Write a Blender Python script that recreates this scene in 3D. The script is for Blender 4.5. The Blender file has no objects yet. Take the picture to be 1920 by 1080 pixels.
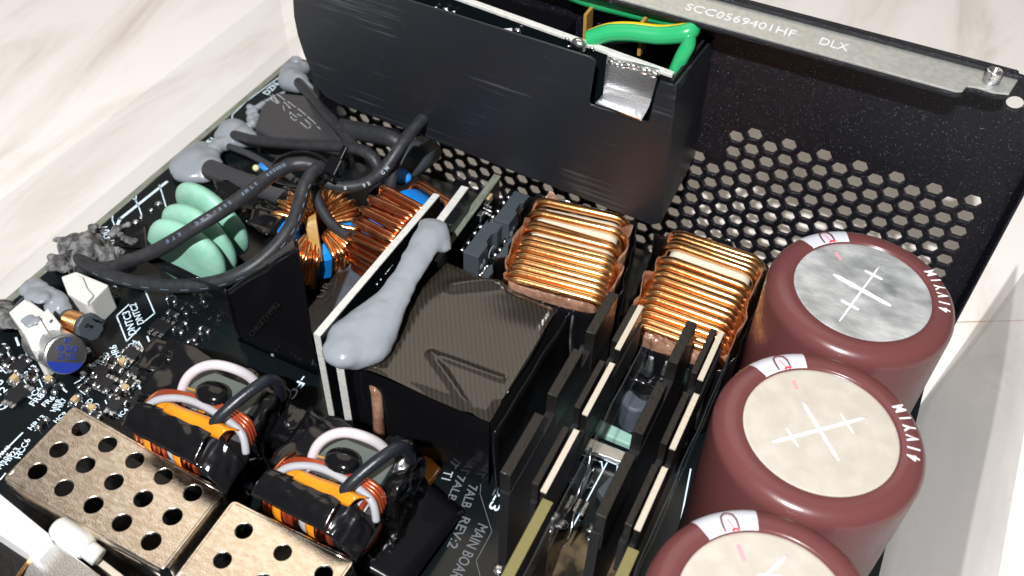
import bpy, bmesh, math, random
from mathutils import Vector, Matrix, noise
random.seed(7)
S = bpy.context.scene
COL = S.collection

# ------------------------------------------------------------------ camera
R0 = ((0.898301, 0.4386, 0.026184), (0.33487, -0.644833, -0.687061), (-0.28446, 0.625955, -0.726128))
CAM = Vector((-0.808477, -10.617512, 12.911464))
FPX = 1815.07
cd = bpy.data.cameras.new('camera'); cam = bpy.data.objects.new('camera', cd); COL.objects.link(cam)
cam.matrix_world = Matrix(((R0[0][0], -R0[1][0], -R0[2][0], CAM[0]), (R0[0][1], -R0[1][1], -R0[2][1], CAM[1]),
                           (R0[0][2], -R0[1][2], -R0[2][2], CAM[2]), (0, 0, 0, 1)))
cd.sensor_width = 36; cd.lens = FPX/1920*36; cd.clip_start = .1; cd.clip_end = 500
cd.dof.use_dof = True; cd.dof.focus_distance = 19.5; cd.dof.aperture_fstop = .30
S.camera = cam
# ------------------------------------------------------------------ world and lamps (one hard lamp above the lens, a soft dim room)
w = bpy.data.worlds.new('World'); S.world = w; w.use_nodes = True
nt = w.node_tree; bg = nt.nodes['Background']
tc = nt.nodes.new('ShaderNodeTexCoord'); sx = nt.nodes.new('ShaderNodeSeparateXYZ'); rp = nt.nodes.new('ShaderNodeValToRGB')
nt.links.new(tc.outputs['Generated'], sx.inputs[0]); nt.links.new(sx.outputs['Z'], rp.inputs[0]); nt.links.new(rp.outputs[0], bg.inputs[0])
rp.color_ramp.elements[0].position = .22; rp.color_ramp.elements[0].color = (.09, .09, .10, 1)
rp.color_ramp.elements[1].position = .62; rp.color_ramp.elements[1].color = (.17, .165, .16, 1)
bg.inputs[1].default_value = 1.0
def lamp(name, kind, loc, target, energy, size, color):
    l = bpy.data.lights.new(name, kind); l.energy = energy; l.color = color
    if kind == 'AREA': l.shape = 'DISK'; l.size = size
    else: l.shadow_soft_size = size
    o = bpy.data.objects.new(name, l); COL.objects.link(o); o.location = loc
    o.rotation_euler = (Vector(target)-Vector(loc)).to_track_quat('-Z', 'Y').to_euler(); return o
TGT = Vector((-5, 1, -3))
lamp('flash_lamp', 'AREA', (-.5, -30, 42), TGT, 56000, 1.2, (.985, .985, 1.0))
lamp('ceiling_bounce_lamp', 'AREA', (-34, 50, 80), TGT, 25000, 84, (1, .86, .70))
S.view_settings.view_transform = 'Standard'; S.view_settings.look = 'None'; S.view_settings.exposure = 0; S.view_settings.gamma = 1
S.render.engine = 'CYCLES'
S.cycles.max_bounces = 8; S.cycles.transparent_max_bounces = 10

# ------------------------------------------------------------------ places: turn a spot seen in the photo into the point at height z / on the plate
def ray(px, py):
    d = ((px-960)/FPX, (py-540)/FPX, 1.)
    return Vector([sum(R0[i][k]*d[i] for i in range(3)) for k in range(3)])
def P(px, py, z):
    d = ray(px, py); return CAM + d*((z-CAM[2])/d[2])
def PY(px, py, y):
    d = ray(px, py); return CAM + d*((y-CAM[1])/d[1])
ZB = -4.3
PL = Matrix(((.999439, .029525, -.015836, -3.165792), (-.030475, .997514, -.063543, 6.993817), (.013921, .06399, .997853, .106611), (0, 0, 0, 1)))
PLi = PL.inverted()
def PP(px, py, off=0):          # point of the plate's frame (x, off, z)
    d = PLi.to_3x3() @ ray(px, py); c = PLi @ CAM; return c + d*((off-c[1])/d[1])

# ------------------------------------------------------------------ materials
def mat(name, col, rough=.5, metal=0, spec=.5, bump=0, bscale=8, bdetail=3, var=0, vscale=5, col2=None, vth=(.35, .65), trans=0, ior=1.45, coat=0, alpha=1, stretch=None, rvar=0, bdist=.05, aniso=0):
    m = bpy.data.materials.new(name); m.use_nodes = True; n = m.node_tree.nodes; L = m.node_tree.links
    b = n['Principled BSDF']; b.inputs['Base Color'].default_value = (*col, 1); b.inputs['Roughness'].default_value = rough
    b.inputs['Metallic'].default_value = metal; b.inputs['Specular IOR Level'].default_value = spec; b.inputs['IOR'].default_value = ior
    b.inputs['Transmission Weight'].default_value = trans; b.inputs['Coat Weight'].default_value = coat; b.inputs['Coat Roughness'].default_value = .08
    b.inputs['Alpha'].default_value = alpha
    t = n.new('ShaderNodeTexCoord'); mp = n.new('ShaderNodeMapping'); L.new(t.outputs['Object'], mp.inputs[0])
    if stretch: mp.inputs['Scale'].default_value = stretch
    if bump:
        q = n.new('ShaderNodeTexNoise'); q.inputs['Scale'].default_value = bscale; q.inputs['Detail'].default_value = bdetail
        L.new(mp.outputs[0], q.inputs[0]); u = n.new('ShaderNodeBump'); u.inputs['Strength'].default_value = bump; u.inputs['Distance'].default_value = bdist
        L.new(q.outputs[0], u.inputs['Height']); L.new(u.outputs[0], b.inputs['Normal'])
    if col2:
        q = n.new('ShaderNodeTexNoise'); q.inputs['Scale'].default_value = vscale; q.inputs['Detail'].default_value = 5
        L.new(mp.outputs[0], q.inputs[0]); r = n.new('ShaderNodeValToRGB'); L.new(q.outputs[0], r.inputs[0]); L.new(r.outputs[0], b.inputs['Base Color'])
        r.color_ramp.elements[0].position = vth[0]; r.color_ramp.elements[1].position = vth[1]
        r.color_ramp.elements[0].color = (*col, 1); r.color_ramp.elements[1].color = (*col2, 1)
        if rvar:
            a = n.new('ShaderNodeMath'); a.operation = 'MULTIPLY_ADD'; a.inputs[1].default_value = rvar; a.inputs[2].default_value = rough
            L.new(q.outputs[0], a.inputs[0]); L.new(a.outputs[0], b.inputs['Roughness'])
    return m
def sparkle(name, col, rough, dens, strength, scale=40, metal=0, g=(.26, .27, .34), scratch=False):   # powder coat: sparkle painted in as paler random grains, over fine relief
    m = mat(name, col, rough, metal); n = m.node_tree.nodes; L = m.node_tree.links; b = n['Principled BSDF']
    t = n['Texture Coordinate']; v = n.new('ShaderNodeTexVoronoi'); v.inputs['Scale'].default_value = scale; L.new(t.outputs['Object'], v.inputs[0])
    u = n.new('ShaderNodeBump'); u.inputs['Strength'].default_value = strength; u.inputs['Distance'].default_value = .02
    q = n.new('ShaderNodeTexNoise'); q.inputs['Scale'].default_value = scale*.8; L.new(t.outputs['Object'], q.inputs[0])
    L.new(q.outputs[0], u.inputs['Height']); L.new(u.outputs[0], b.inputs['Normal'])
    r = n.new('ShaderNodeValToRGB'); L.new(v.outputs['Color'], r.inputs[0])
    r.color_ramp.elements[0].position = dens; r.color_ramp.elements[0].color = (*col, 1)
    r.color_ramp.elements[1].position = min(1, dens+.02); r.color_ramp.elements[1].color = (*g, 1)
    if not scratch: L.new(r.outputs[0], b.inputs['Base Color'])
    else:
        mp = n['Mapping']; mp.inputs['Rotation'].default_value = (0, math.radians(-38), 0); mp.inputs['Scale'].default_value = (.5, 3, 14)
        s1 = n.new('ShaderNodeTexNoise'); s1.inputs['Scale'].default_value = .9; s1.inputs['Detail'].default_value = 6; L.new(mp.outputs[0], s1.inputs[0])
        s2 = n.new('ShaderNodeTexNoise'); s2.inputs['Scale'].default_value = .5; L.new(t.outputs['Object'], s2.inputs[0])
        a1 = n.new('ShaderNodeMath'); a1.operation = 'MULTIPLY'; L.new(s1.outputs[0], a1.inputs[0]); L.new(s2.outputs[0], a1.inputs[1])
        r2 = n.new('ShaderNodeValToRGB'); r2.color_ramp.elements[0].position = .32; r2.color_ramp.elements[1].position = .44; r2.color_ramp.elements[0].color = (0, 0, 0, 1); r2.color_ramp.elements[1].color = (.6, .6, .6, 1); L.new(a1.outputs[0], r2.inputs[0])
        mx = n.new('ShaderNodeMix'); mx.data_type = 'RGBA'; L.new(r2.outputs[0], mx.inputs['Factor']); L.new(r.outputs[0], mx.inputs['A']); mx.inputs['B'].default_value = (.07, .08, .09, 1); L.new(mx.outputs['Result'], b.inputs['Base Color'])
    return m
M = {}
M['table'] = None
M['pcb'] = mat('black_solder_mask', (.004, .006, .007), .22, spec=.4, bump=.04, bscale=30)
M['pcb_edge'] = mat('board_edge_fibre', (.13, .15, .11), .6, bump=.5, bscale=14, col2=(.22, .23, .19), vscale=3, stretch=(3, 1, 3))
M['silk'] = mat('silkscreen_ink', (.62, .74, .82), .5)
M['silk_dim'] = mat('thin_silkscreen_ink', (.30, .33, .35), .5)
M['plate'] = sparkle('black_powder_coat', (.005, .005, .008), .26, .91, 1.0, 80, g=(.17, .17, .24))
M['box'] = sparkle('satin_black_paint', (.012, .014, .018), .36, .95, .15, 75, g=(.10, .11, .13), scratch=True)
M['steel'] = mat('dull_galvanised_steel', (.50, .52, .50), .42, .75, bump=.05, bscale=60, col2=(.60, .61, .58), vscale=9)
M['bright'] = mat('bright_tinned_metal', (.85, .86, .87), .22, 1, bump=.12, bscale=20, stretch=(6, 1, 1))
M['solder'] = mat('solder', (.82, .83, .84), .18, 1, bump=.2, bscale=25)
M['nickel'] = mat('scratched_nickel_plate', (.74, .64, .52), .10, 1, bump=.16, bscale=30, bdetail=6, col2=(.92, .85, .74), vscale=6, vth=(.40, .66), stretch=(1, 2.2, 1), rvar=.22, bdist=.02)
M['copper'] = mat('enamelled_copper', (.90, .41, .14), .24, 1, bump=.08, bscale=12, coat=.6, col2=(.94, .50, .20), vscale=4)
M['copper_dk'] = mat('dark_enamelled_copper', (.58, .19, .07), .26, 1, bump=.1, bscale=12, coat=.5, col2=(.72, .28, .12), vscale=3)
M['copper_red'] = mat('red_enamelled_copper', (.42, .07, .025), .28, .5, bump=.1, bscale=12, coat=.5)
M['core'] = mat('cream_ferrite_coating', (.62, .63, .52), .45)
M['blue'] = mat('blue_core_case', (.005, .22, .70), .35, bump=.05, bscale=20)
M['green'] = mat('pale_green_epoxy', (.22, .47, .35), .42, bump=.25, bscale=9, bdetail=5, col2=(.29, .53, .42), vscale=3, bdist=.03)
M['glue'] = mat('grey_silicone', (.235, .255, .280), .27, bump=.15, bscale=2.2, bdetail=2, spec=.4, bdist=.06)
M['glue_dk'] = mat('dusty_grey_silicone', (.06, .058, .058), .62, bump=1, bscale=9, bdetail=8, col2=(.19, .19, .19), vscale=5, vth=(.42, .6), bdist=.08)
M['cable'] = mat('black_silicone_sleeve', (.020, .021, .024), .45, bump=.12, bscale=22, bdetail=5, spec=.45, col2=(.034, .035, .038), vscale=6, vth=(.4, .75))
M['gloss_black'] = mat('glossy_black_plastic', (.004, .004, .005), .12)
M['black'] = mat('matt_black_plastic', (.008, .008, .009), .5, bump=.1, bscale=20)
M['fin'] = mat('black_plastic_fin', (.008, .007, .006), .38, bump=.4, bscale=12, bdetail=5)
M['tape'] = mat('glossy_black_tape', (.004, .004, .005), .19, bump=.35, bscale=1.3, bdetail=1, spec=.6, bdist=.12)
M['filmblk'] = mat('black_polyester_film', (.005, .005, .006), .13, bump=.16, bscale=1.3, bdetail=2, spec=.4, bdist=.08)
M['smoke'] = mat('smoky_clear_film', (.012, .013, .015), .08, bump=.3, bscale=2, alpha=.32)
M['tan'] = mat('tan_translucent_film', (.26, .115, .065), .16, bump=.8, bscale=5, bdetail=4, col2=(.46, .27, .18), vscale=4, alpha=.62)
M['ic'] = mat('grey_chip_package', (.052, .062, .072), .42, bump=.1, bscale=40)
M['slate'] = mat('slate_grey_plastic', (.050, .062, .080), .40, bump=.15, bscale=25, col2=(.070, .082, .10), vscale=4)
M['sleeve'] = mat('grey_shrink_sleeve', (.040, .040, .044), .45, bump=.25, bscale=6)
M['white'] = mat('white_nylon', (.60, .60, .57), .35, bump=.1, bscale=3)
M['clear'] = mat('clear_plastic_strip', (.25, .27, .28), .06, bump=.5, bscale=1.6, alpha=.13, bdist=.1, spec=.8)
M['dim'] = mat('shaded_silkscreen_ink', (.11, .12, .13), .5)  # same board ink, with the shadow lying on it put into a darker colour
M['stamp'] = mat('stamped_steel_mark', (.60, .61, .60), .4, .1)
M['ghost'] = mat('faint_print', (.012, .012, .011), .5)
M['dash'] = mat('pale_blue_dash', (.10, .14, .19), .5)
M['ivory'] = mat('ivory_board_edge', (.46, .41, .33), .55, bump=.35, bscale=16)
M['whitedge'] = mat('pale_board_edge', (.58, .57, .53), .5, bump=.3, bscale=14, col2=(.48, .48, .46), vscale=8)
M['olive'] = mat('olive_board_edge', (.155, .138, .050), .5, bump=.2, bscale=9)
M['maroon'] = mat('maroon_capacitor_sleeve', (.125, .041, .041), .26, bump=.05, bscale=5, spec=.45)
M['maroon_lt'] = mat('printed_white_sleeve', (.56, .57, .62), .35)
M['print'] = mat('white_print', (.78, .78, .80), .5)
M['brownink'] = mat('brown_ink', (.14, .035, .04), .4)
M['redink'] = mat('red_ink', (.75, .03, .06), .45)
M['pinkink'] = mat('pink_ink', (.72, .30, .34), .5)
M['wirewhite'] = mat('milky_ptfe_wire', (.52, .48, .50), .22, coat=.4)
M['wireblack'] = mat('dark_blue_black_sleeve', (.012, .014, .020), .35, bump=.1, bscale=20)
M['orange'] = mat('amber_kapton_tape', (.66, .24, .010), .18, bump=.35, bscale=4, coat=.5, col2=(.60, .20, .01), vscale=3)
M['paper'] = mat('pale_grey_paper_tape', (.34, .34, .36), .5, bump=.1, bscale=10)
M['ferrite'] = mat('grey_ferrite', (.085, .098, .090), .5, bump=.1, bscale=20)
M['res'] = mat('resistor_black', (.01, .01, .012), .4)
M['ceramic'] = mat('tan_ceramic', (.42, .31, .16), .45)
M['wiregreen'] = mat('green_wire_insulation', (.02, .34, .12), .3, coat=.3)
M['wireyellow'] = mat('yellow_stripe_insulation', (.72, .50, .02), .3, coat=.3)
M['alu'] = mat('brushed_aluminium', (.72, .73, .74), .30, 1, bump=.12, bscale=18, stretch=(1, 1, 8))
M['bluep'] = mat('blue_print', (.015, .035, .26), .4)
M['yellowdot'] = mat('cream_wax', (.62, .58, .30), .45)
M['bluelac'] = mat('blue_lacquer', (.03, .25, .72), .3, coat=.5)
M['dkbrown'] = mat('brown_tab', (.35, .20, .05), .4, bump=.2)

# ------------------------------------------------------------------ building helpers
class MB:
    def __init__(s): s.v = []; s.f = []
    def add(s, vs, fs):
        k = len(s.v); s.v += [Vector(v) for v in vs]; s.f += [[i+k for i in f] for f in fs]; return s
    def box(s, c, d, rz=0, M4=None):
        x, y, z = d[0]/2, d[1]/2, d[2]/2; ca, sa = math.cos(rz), math.sin(rz); vs = []
        for i in range(8):
            a, b, e = (x if i & 1 else -x), (y if i & 2 else -y), (z if i & 4 else -z)
            v = Vector((c[0]+a*ca-b*sa, c[1]+a*sa+b*ca, c[2]+e)); vs.append(M4 @ v if M4 else v)
        return s.add(vs, [(0, 2, 3, 1), (4, 5, 7, 6), (0, 1, 5, 4), (2, 6, 7, 3), (0, 4, 6, 2), (1, 3, 7, 5)])
    def prism(s, pts, ext):                     # polygon of 3D points pushed along ext
        n = len(pts); e = Vector(ext); p = [Vector(q) for q in pts]
        return s.add(p+[q+e for q in p], [list(range(n))[::-1], [i+n for i in range(n)]]+[(i, (i+1) % n, (i+1) % n+n, i+n) for i in range(n)])
    def tube(s, path, r, seg=10, closed=False, flat=1, cap=True, up=None):
        p = [Vector(q) for q in path]; n = len(p); rs = r if isinstance(r, (list, tuple)) else [r]*n; T = []
        for i in range(n):
            a = p[(i-1) % n] if (closed or i > 0) else p[i]; b = p[(i+1) % n] if (closed or i < n-1) else p[i]
            T.append((b-a).normalized())
        u = Vector(up) if up else (Vector((0, 0, 1)) if abs(T[0].z) < .9 else Vector((1, 0, 0)))
        u = (u-T[0]*u.dot(T[0])).normalized(); k = len(s.v)
        for i in range(n):
            u = (u-T[i]*u.dot(T[i])).normalized(); w2 = T[i].cross(u)
            for j in range(seg):
                a = 2*math.pi*j/seg; s.v.append(p[i]+(u*math.cos(a)*flat+w2*math.sin(a))*rs[i])
        for i in range(n if closed else n-1):
            for j in range(seg):
                a, b = k+i*seg, k+((i+1) % n)*seg; s.f.append([a+j, a+(j+1) % seg, b+(j+1) % seg, b+j])
        if cap and not closed:
            s.f.append([k+j for j in range(seg)][::-1]); s.f.append([k+(n-1)*seg+j for j in range(seg)])
        return s
    def lathe(s, prof, c=(0, 0, 0), seg=48, M4=None):   # profile (r, z)
        k = len(s.v)
        for r, z in prof:
            for j in range(seg):
                a = 2*math.pi*j/seg; v = Vector((c[0]+r*math.cos(a), c[1]+r*math.sin(a), c[2]+z)); s.v.append(M4 @ v if M4 else v)
        for i in range(len(prof)-1):
            for j in range(seg): s.f.append([k+i*seg+j, k+i*seg+(j+1) % seg, k+(i+1)*seg+(j+1) % seg, k+(i+1)*seg+j])
        if prof[0][0] > 1e-6: s.f.append([k+j for j in range(seg)][::-1])
        if prof[-1][0] > 1e-6: s.f.append([k+(len(prof)-1)*seg+j for j in range(seg)])
        return s
    def grid(s, fn, nu, nv):
        k = len(s.v)
        for i in range(nu+1):
            for j in range(nv+1): s.v.append(Vector(fn(i/nu, j/nv)))
        for i in range(nu):
            for j in range(nv): a = k+i*(nv+1)+j; s.f.append([a, a+nv+1, a+nv+2, a+1])
        return s
    def ball(s, c, r, sc=(1, 1, 1), n=10, m=16):
        return s.lathe([(max(1e-7, math.sin(math.pi*i/n))*r if 0 < i < n else 1e-7, -math.cos(math.pi*i/n)*r*sc[2]) for i in range(n+1)], c, m) if sc[0] == 1 and sc[1] == 1 else \
            s.add([(c[0]+math.sin(math.pi*i/n)*math.cos(2*math.pi*j/m)*r*sc[0], c[1]+math.sin(math.pi*i/n)*math.sin(2*math.pi*j/m)*r*sc[1], c[2]-math.cos(math.pi*i/n)*r*sc[2]) for i in range(n+1) for j in range(m)],
                  [(i*m+j, i*m+(j+1) % m, (i+1)*m+(j+1) % m, (i+1)*m+j) for i in range(n) for j in range(m)])
def loc_of(parent):
    v = Vector((0, 0, 0))
    while parent: v += parent.location; parent = parent.parent
    return v
def obj(name, mb, m, parent=None, smooth=False, bevel=0, solid=0, sub=0, local=False, seg=2, ang=40):
    me = mb if isinstance(mb, bpy.types.Mesh) else bpy.data.meshes.new(name)
    if not isinstance(mb, bpy.types.Mesh):
        me.from_pydata([tuple(v) for v in mb.v], [], mb.f); me.validate(); me.update()
        bm = bmesh.new(); bm.from_mesh(me); bmesh.ops.remove_doubles(bm, verts=bm.verts, dist=1e-5); bmesh.ops.recalc_face_normals(bm, faces=bm.faces); bm.to_mesh(me); bm.free()
    o = bpy.data.objects.new(name, me); COL.objects.link(o)
    if m and not me.materials: me.materials.append(M[m] if isinstance(m, str) else m)
    if parent:
        o.parent = parent
        if not local: o.location = -loc_of(parent)
    if smooth: me.polygons.foreach_set('use_smooth', [True]*len(me.polygons))
    if solid: q = o.modifiers.new('solid', 'SOLIDIFY'); q.thickness = solid; q.offset = 0
    if bevel: q = o.modifiers.new('bevel', 'BEVEL'); q.width = bevel; q.segments = seg; q.limit_method = 'ANGLE'; q.angle_limit = math.radians(ang)
    if sub: q = o.modifiers.new('sub', 'SUBSURF'); q.levels = sub; q.render_levels = sub
    return o
def tag(o, label=None, cat=None, group=None, kind=None):
    if label: o['label'] = label
    if cat: o['category'] = cat
    if group: o['group'] = group
    if kind: o['kind'] = kind
    return o
def thing(name, label, cat, loc=(0, 0, 0), group=None):
    o = bpy.data.objects.new(name, None); COL.objects.link(o); o.location = loc; o.empty_display_size = .3
    return tag(o, label, cat, group)
def text_mesh(s, size=1, extrude=.004, bold=0, space=1):
    c = bpy.data.curves.new('lettering', 'FONT'); c.body = s; c.size = size; c.extrude = extrude; c.offset = bold; c.space_character = space; c.resolution_u = 3
    o = bpy.data.objects.new('lettering', c); COL.objects.link(o)
    dg = bpy.context.evaluated_depsgraph_get(); me = bpy.data.meshes.new_from_object(o.evaluated_get(dg)); bpy.data.objects.remove(o); me.name = 'lettering'; return me
def text_between(s, a, b, nrm, m, parent, h=None, name='lettering', bold=.0, lift=.006):   # baseline from a to b, upright = nrm x (b-a)
    a, b, nrm = Vector(a), Vector(b), Vector(nrm).normalized(); x = (b-a); L = x.length; x.normalize(); y = nrm.cross(x).normalized()
    me = text_mesh(s, 1, .003, bold); xs = [v.co.x for v in me.vertices]; wd = max(xs)-min(xs) or 1; x0 = min(xs); k = L/wd; hy = (h/.72) if h else k
    off = loc_of(parent) if parent else Vector((0, 0, 0))
    for v in me.vertices: c = v.co.copy(); v.co = a+x*(c.x-x0)*k+y*c.y*hy+nrm*(c.z+lift)
    o = bpy.data.objects.new(name, me); COL.objects.link(o); me.materials.append(M[m])
    if parent: o.parent = parent; o.location = -off
    return o
def flat(m4_or_none, mb): return mb
def smoothpath(pts, n=8):
    p = [Vector(q) for q in pts]; out = []
    for i in range(len(p)-1):
        a, b, c, d = p[max(i-1, 0)], p[i], p[i+1], p[min(i+2, len(p)-1)]
        for k in range(n):
            t = k/n; out.append(.5*((2*b)+(-a+c)*t+(2*a-5*b+4*c-d)*t*t+(-a+3*b-3*c+d)*t*t*t))
    return out+[p[-1]]
def pxpath(lst, n=8): return smoothpath([P(*q) for q in lst], n)
def nz(v, s=1, seed=0): return noise.noise(Vector(v)*s+Vector((seed*7.3, seed*3.1, seed)))
def crumple(c, d, rz=0, n=8, amp=.08, sc=1.4, seed=0, taper=0, rnd=.0):   # a box whose faces are creased like stretched tape
    mb = MB(); ca, sa = math.cos(rz), math.sin(rz)
    ax = [((1, 0, 0), (0, 1, 0), (0, 0, 1)), ((0, 1, 0), (0, 0, 1), (1, 0, 0)), ((0, 0, 1), (1, 0, 0), (0, 1, 0))]
    for a, b, e in ax:
        for sg in (-1, 1):
            a_, b_, e_ = Vector(a), Vector(b), Vector(e)*sg
            def fn(u, v):
                q = a_*(2*u-1)+b_*(2*v-1)+e_
                if rnd: q = q.lerp(q.normalized()*1.25, rnd)
                q = Vector((q.x*d[0]/2, q.y*d[1]/2, q.z*d[2]/2))
                if taper: q.x *= 1-taper*(q.z/d[2]); q.y *= 1-taper*(q.z/d[2])
                k = abs(nz(q, sc, seed))*2-.5; q += q.normalized()*k*amp
                q += Vector((nz(q, sc*2.2, seed+1), nz(q, sc*2.2, seed+2), nz(q, sc*2.2, seed+3)))*amp*.5
                return (c[0]+q.x*ca-q.y*sa, c[1]+q.x*sa+q.y*ca, c[2]+q.z)
            mb.grid(fn, n, n)
    return mb
def blob(name, balls, m, parent=None, vox=.05, amp=.0, seed=0, smooth_it=6):
    mb = MB()
    for c, r, sc in balls: mb.ball(c, r, sc)
    o = obj(name, mb, m, parent, smooth=True)
    q = o.modifiers.new('merge', 'REMESH'); q.mode = 'VOXEL'; q.voxel_size = vox; q.use_smooth_shade = True
    q = o.modifiers.new('soft', 'SMOOTH'); q.iterations = smooth_it*2; q.factor = .6
    if amp:
        tx = bpy.data.textures.new('lumps', 'CLOUDS'); tx.noise_scale = .45
        q = o.modifiers.new('lumps', 'DISPLACE'); q.texture = tx; q.strength = amp; q.mid_level = .5
    return o

# ------------------------------------------------------------------ table top: pale laminate with soft brown veins, a seam at the right
def table_mat():
    m = bpy.data.materials.new('pale_wood_laminate'); m.use_nodes = True; n = m.node_tree.nodes; L = m.node_tree.links; b = n['Principled BSDF']
    t = n.new('ShaderNodeTexCoord'); mp = n.new('ShaderNodeMapping'); L.new(t.outputs['Object'], mp.inputs[0])
    mp.inputs['Rotation'].default_value = (0, 0, math.radians(-12)); mp.inputs['Scale'].default_value = (1.0, .22, 1)
    q = n.new('ShaderNodeTexNoise'); q.inputs['Scale'].default_value = .42; q.inputs['Detail'].default_value = 7; q.inputs['Roughness'].default_value = .62; q.inputs['Distortion'].default_value = .8
    L.new(mp.outputs[0], q.inputs[0]); r = n.new('ShaderNodeValToRGB'); L.new(q.outputs[0], r.inputs[0]); L.new(r.outputs[0], b.inputs['Base Color'])
    e = r.color_ramp.elements; e[0].position = .30; e[0].color = (.58, .53, .47, 1); e[1].position = .54; e[1].color = (.78, .755, .72, 1)
    k = e.new(.44); k.color = (.72, .685, .64, 1); b.inputs['Roughness'].default_value = .45
    return m
M['table'] = table_mat()
ZT = -5.1
tb = obj('table_top', MB().box((-30, 10, ZT-1), (120, 140, 2)), 'table'); tag(tb, kind='structure')
sp = [P(1835, 603, ZT), P(1800, 604, ZT)]
d_ = (sp[0]-sp[1]).normalized()
obj('board_seam', MB().tube([sp[1]-d_*4+Vector((0, 0, -.012)), sp[0]+d_*20+Vector((0, 0, -.012))], .02, 6), 'dkbrown', tb)

# ------------------------------------------------------------------ flat sheet with holes, from outlines in (x, z)
def sheet(outlines, th, name='sheet', bev=0):
    c = bpy.data.curves.new(name, 'CURVE'); c.dimensions = '2D'; c.fill_mode = 'BOTH'; c.extrude = th/2-bev; c.bevel_depth = bev; c.bevel_resolution = 1
    for pts in outlines:
        s = c.splines.new('POLY'); s.points.add(len(pts)-1); s.use_cyclic_u = True
        for i, (x, z) in enumerate(pts): s.points[i].co = (x, z, 0, 1)
    o = bpy.data.objects.new(name, c); COL.objects.link(o); dg = bpy.context.evaluated_depsgraph_get()
    me = bpy.data.meshes.new_from_object(o.evaluated_get(dg)); bpy.data.objects.remove(o)
    for v in me.vertices: x, y, z = v.co; v.co = (x, z, y)
    me.name = name; return me
def to_plate(me_or_mb):
    if isinstance(me_or_mb, MB): me_or_mb.v = [PL @ v for v in me_or_mb.v]
    else: me_or_mb.transform(PL)
    return me_or_mb

# ------------------------------------------------------------------ perforated end plate
plate = thing('end_plate', 'black perforated metal end plate with honeycomb holes and a bare steel top flange', 'metal plate', PL @ Vector((-4, 0, -5.15)))
p = .44; outl = [[(-12.1, -5.15), (5.25, -5.15), (5.25, 1.2), (5.2, 2.0), (5.05, 2.9), (4.4, 3.02), (-12.1, 3.02)]]
for u in range(-30, 13):
    for k in range(0, 12):
        v = -k-(.5 if u % 2 else 0)
        if v < -10.6: continue
        if u == -2 and v > -2.9 or u == -3 and v > -2.4 or u < -3 and v > -2.9: continue
        if u > 10 and v < -9.6: continue
        cx, cz = u*.8660254*p, v*p
        outl.append([(cx+.442*p*math.cos(a*math.pi/3), cz+.442*p*math.sin(a*math.pi/3)) for a in range(6)])
outl.append([(4.49+.17*math.cos(a*math.pi/10), 2.46+.17*math.sin(a*math.pi/10)) for a in range(20)])
obj('perforated_panel', to_plate(sheet(outl, .09, 'perforated_panel', .018)), 'plate', plate)
fl = [(-12.1, 0), (-12.1, -.84), (3.45, -.84), (3.56, -.78), (3.60, -.60), (3.75, -.56), (4.05, -.58), (4.30, -.50), (4.38, 0)]
def flangeMB(z, t, grow=0): return to_plate(MB().prism([(x, y-grow if y < 0 else y, z) for x, y in fl], (0, 0, t)))
obj('top_flange', flangeMB(2.90, .05), 'steel', plate, bevel=.01)
obj('flange_underside', flangeMB(2.80, .096, .025), 'plate', plate, bevel=.02)
obj('rear_lip', to_plate(MB().box((-3.9, .085, 2.93), (16.5, .14, .22))), 'plate', plate, bevel=.05)
obj('side_fold', to_plate(MB().prism([(5.20, -.02, -5.1), (5.34, -.14, -5.1), (5.34, -.30, -5.1), (5.28, -.30, -5.1), (5.18, -.1, -5.1)], (0, 0, 6.6))), 'plate', plate, smooth=False, bevel=.03)
nrm = PL.to_3x3() @ Vector((0, 0, 1))
def PF(px, py):
    q = PLi.to_3x3() @ ray(px, py); c = PLi @ CAM; return PL @ (c+q*((2.952-c[2])/q[2]))
text_between('SCC0569401HF', PF(1283, 17), PF(1489, 70), nrm, 'stamp', plate, h=.24, name='stamped_lettering', lift=0)
text_between('DLX', PF(1535, 82), PF(1588, 96), nrm, 'stamp', plate, h=.24, name='stamped_lettering', lift=0)
bs = thing('flange_screw', 'short threaded screw boss at the right end of the steel flange', 'screw', PF(1858, 152))
mbs = MB(); prof = [(1e-7, .0), (.0, .0)]
prof = []
for i in range(7): prof += [(.13, .0+i*.032), (.155, .016+i*.032)]
mbs.lathe([(.13, -.12)]+prof+[(.14, .23), (.08, .23), (.08, .05)], seg=24)
obj('threaded_stud', mbs, 'solder', bs, smooth=True, local=True)

# ------------------------------------------------------------------ black inlet box fixed to the plate
box = thing('inlet_box', 'black painted metal inlet box hanging on the perforated plate, open at the top', 'metal box', PL @ Vector((-6, -1, -1.6)))
YF = -1.9
def XZ(px, py, off=YF): q = PP(px, py, off); return (q[0], q[2])
front = [XZ(1268, 161), XZ(1240, 153), XZ(1233, 170), XZ(1219, 226), XZ(1214, 229), XZ(1108, 196), XZ(1104, 190), XZ(1116, 113), XZ(1106, 106)]
x0, z0 = XZ(750, -5); x1, z1 = XZ(1106, 106); front += [(x1+(x0-x1)*t, z1+(z0-z1)*t) for t in (.5, 1, 1.45)]
front += [(-10.35, 2.5)]+[XZ(*q) for q in ((551, 0), (553, 30), (560, 65), (572, 102), (587, 138), (599, 163), (612, 180), (640, 194))]+[XZ(1222, 420), XZ(1240, 416)]
obj('front_panel', to_plate_shift := (lambda me: (me.transform(Matrix.Translation((0, YF, 0))), me.transform(PL), me)[-1])(sheet([front], .05, 'front_panel', .012)), 'box', box)
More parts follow.
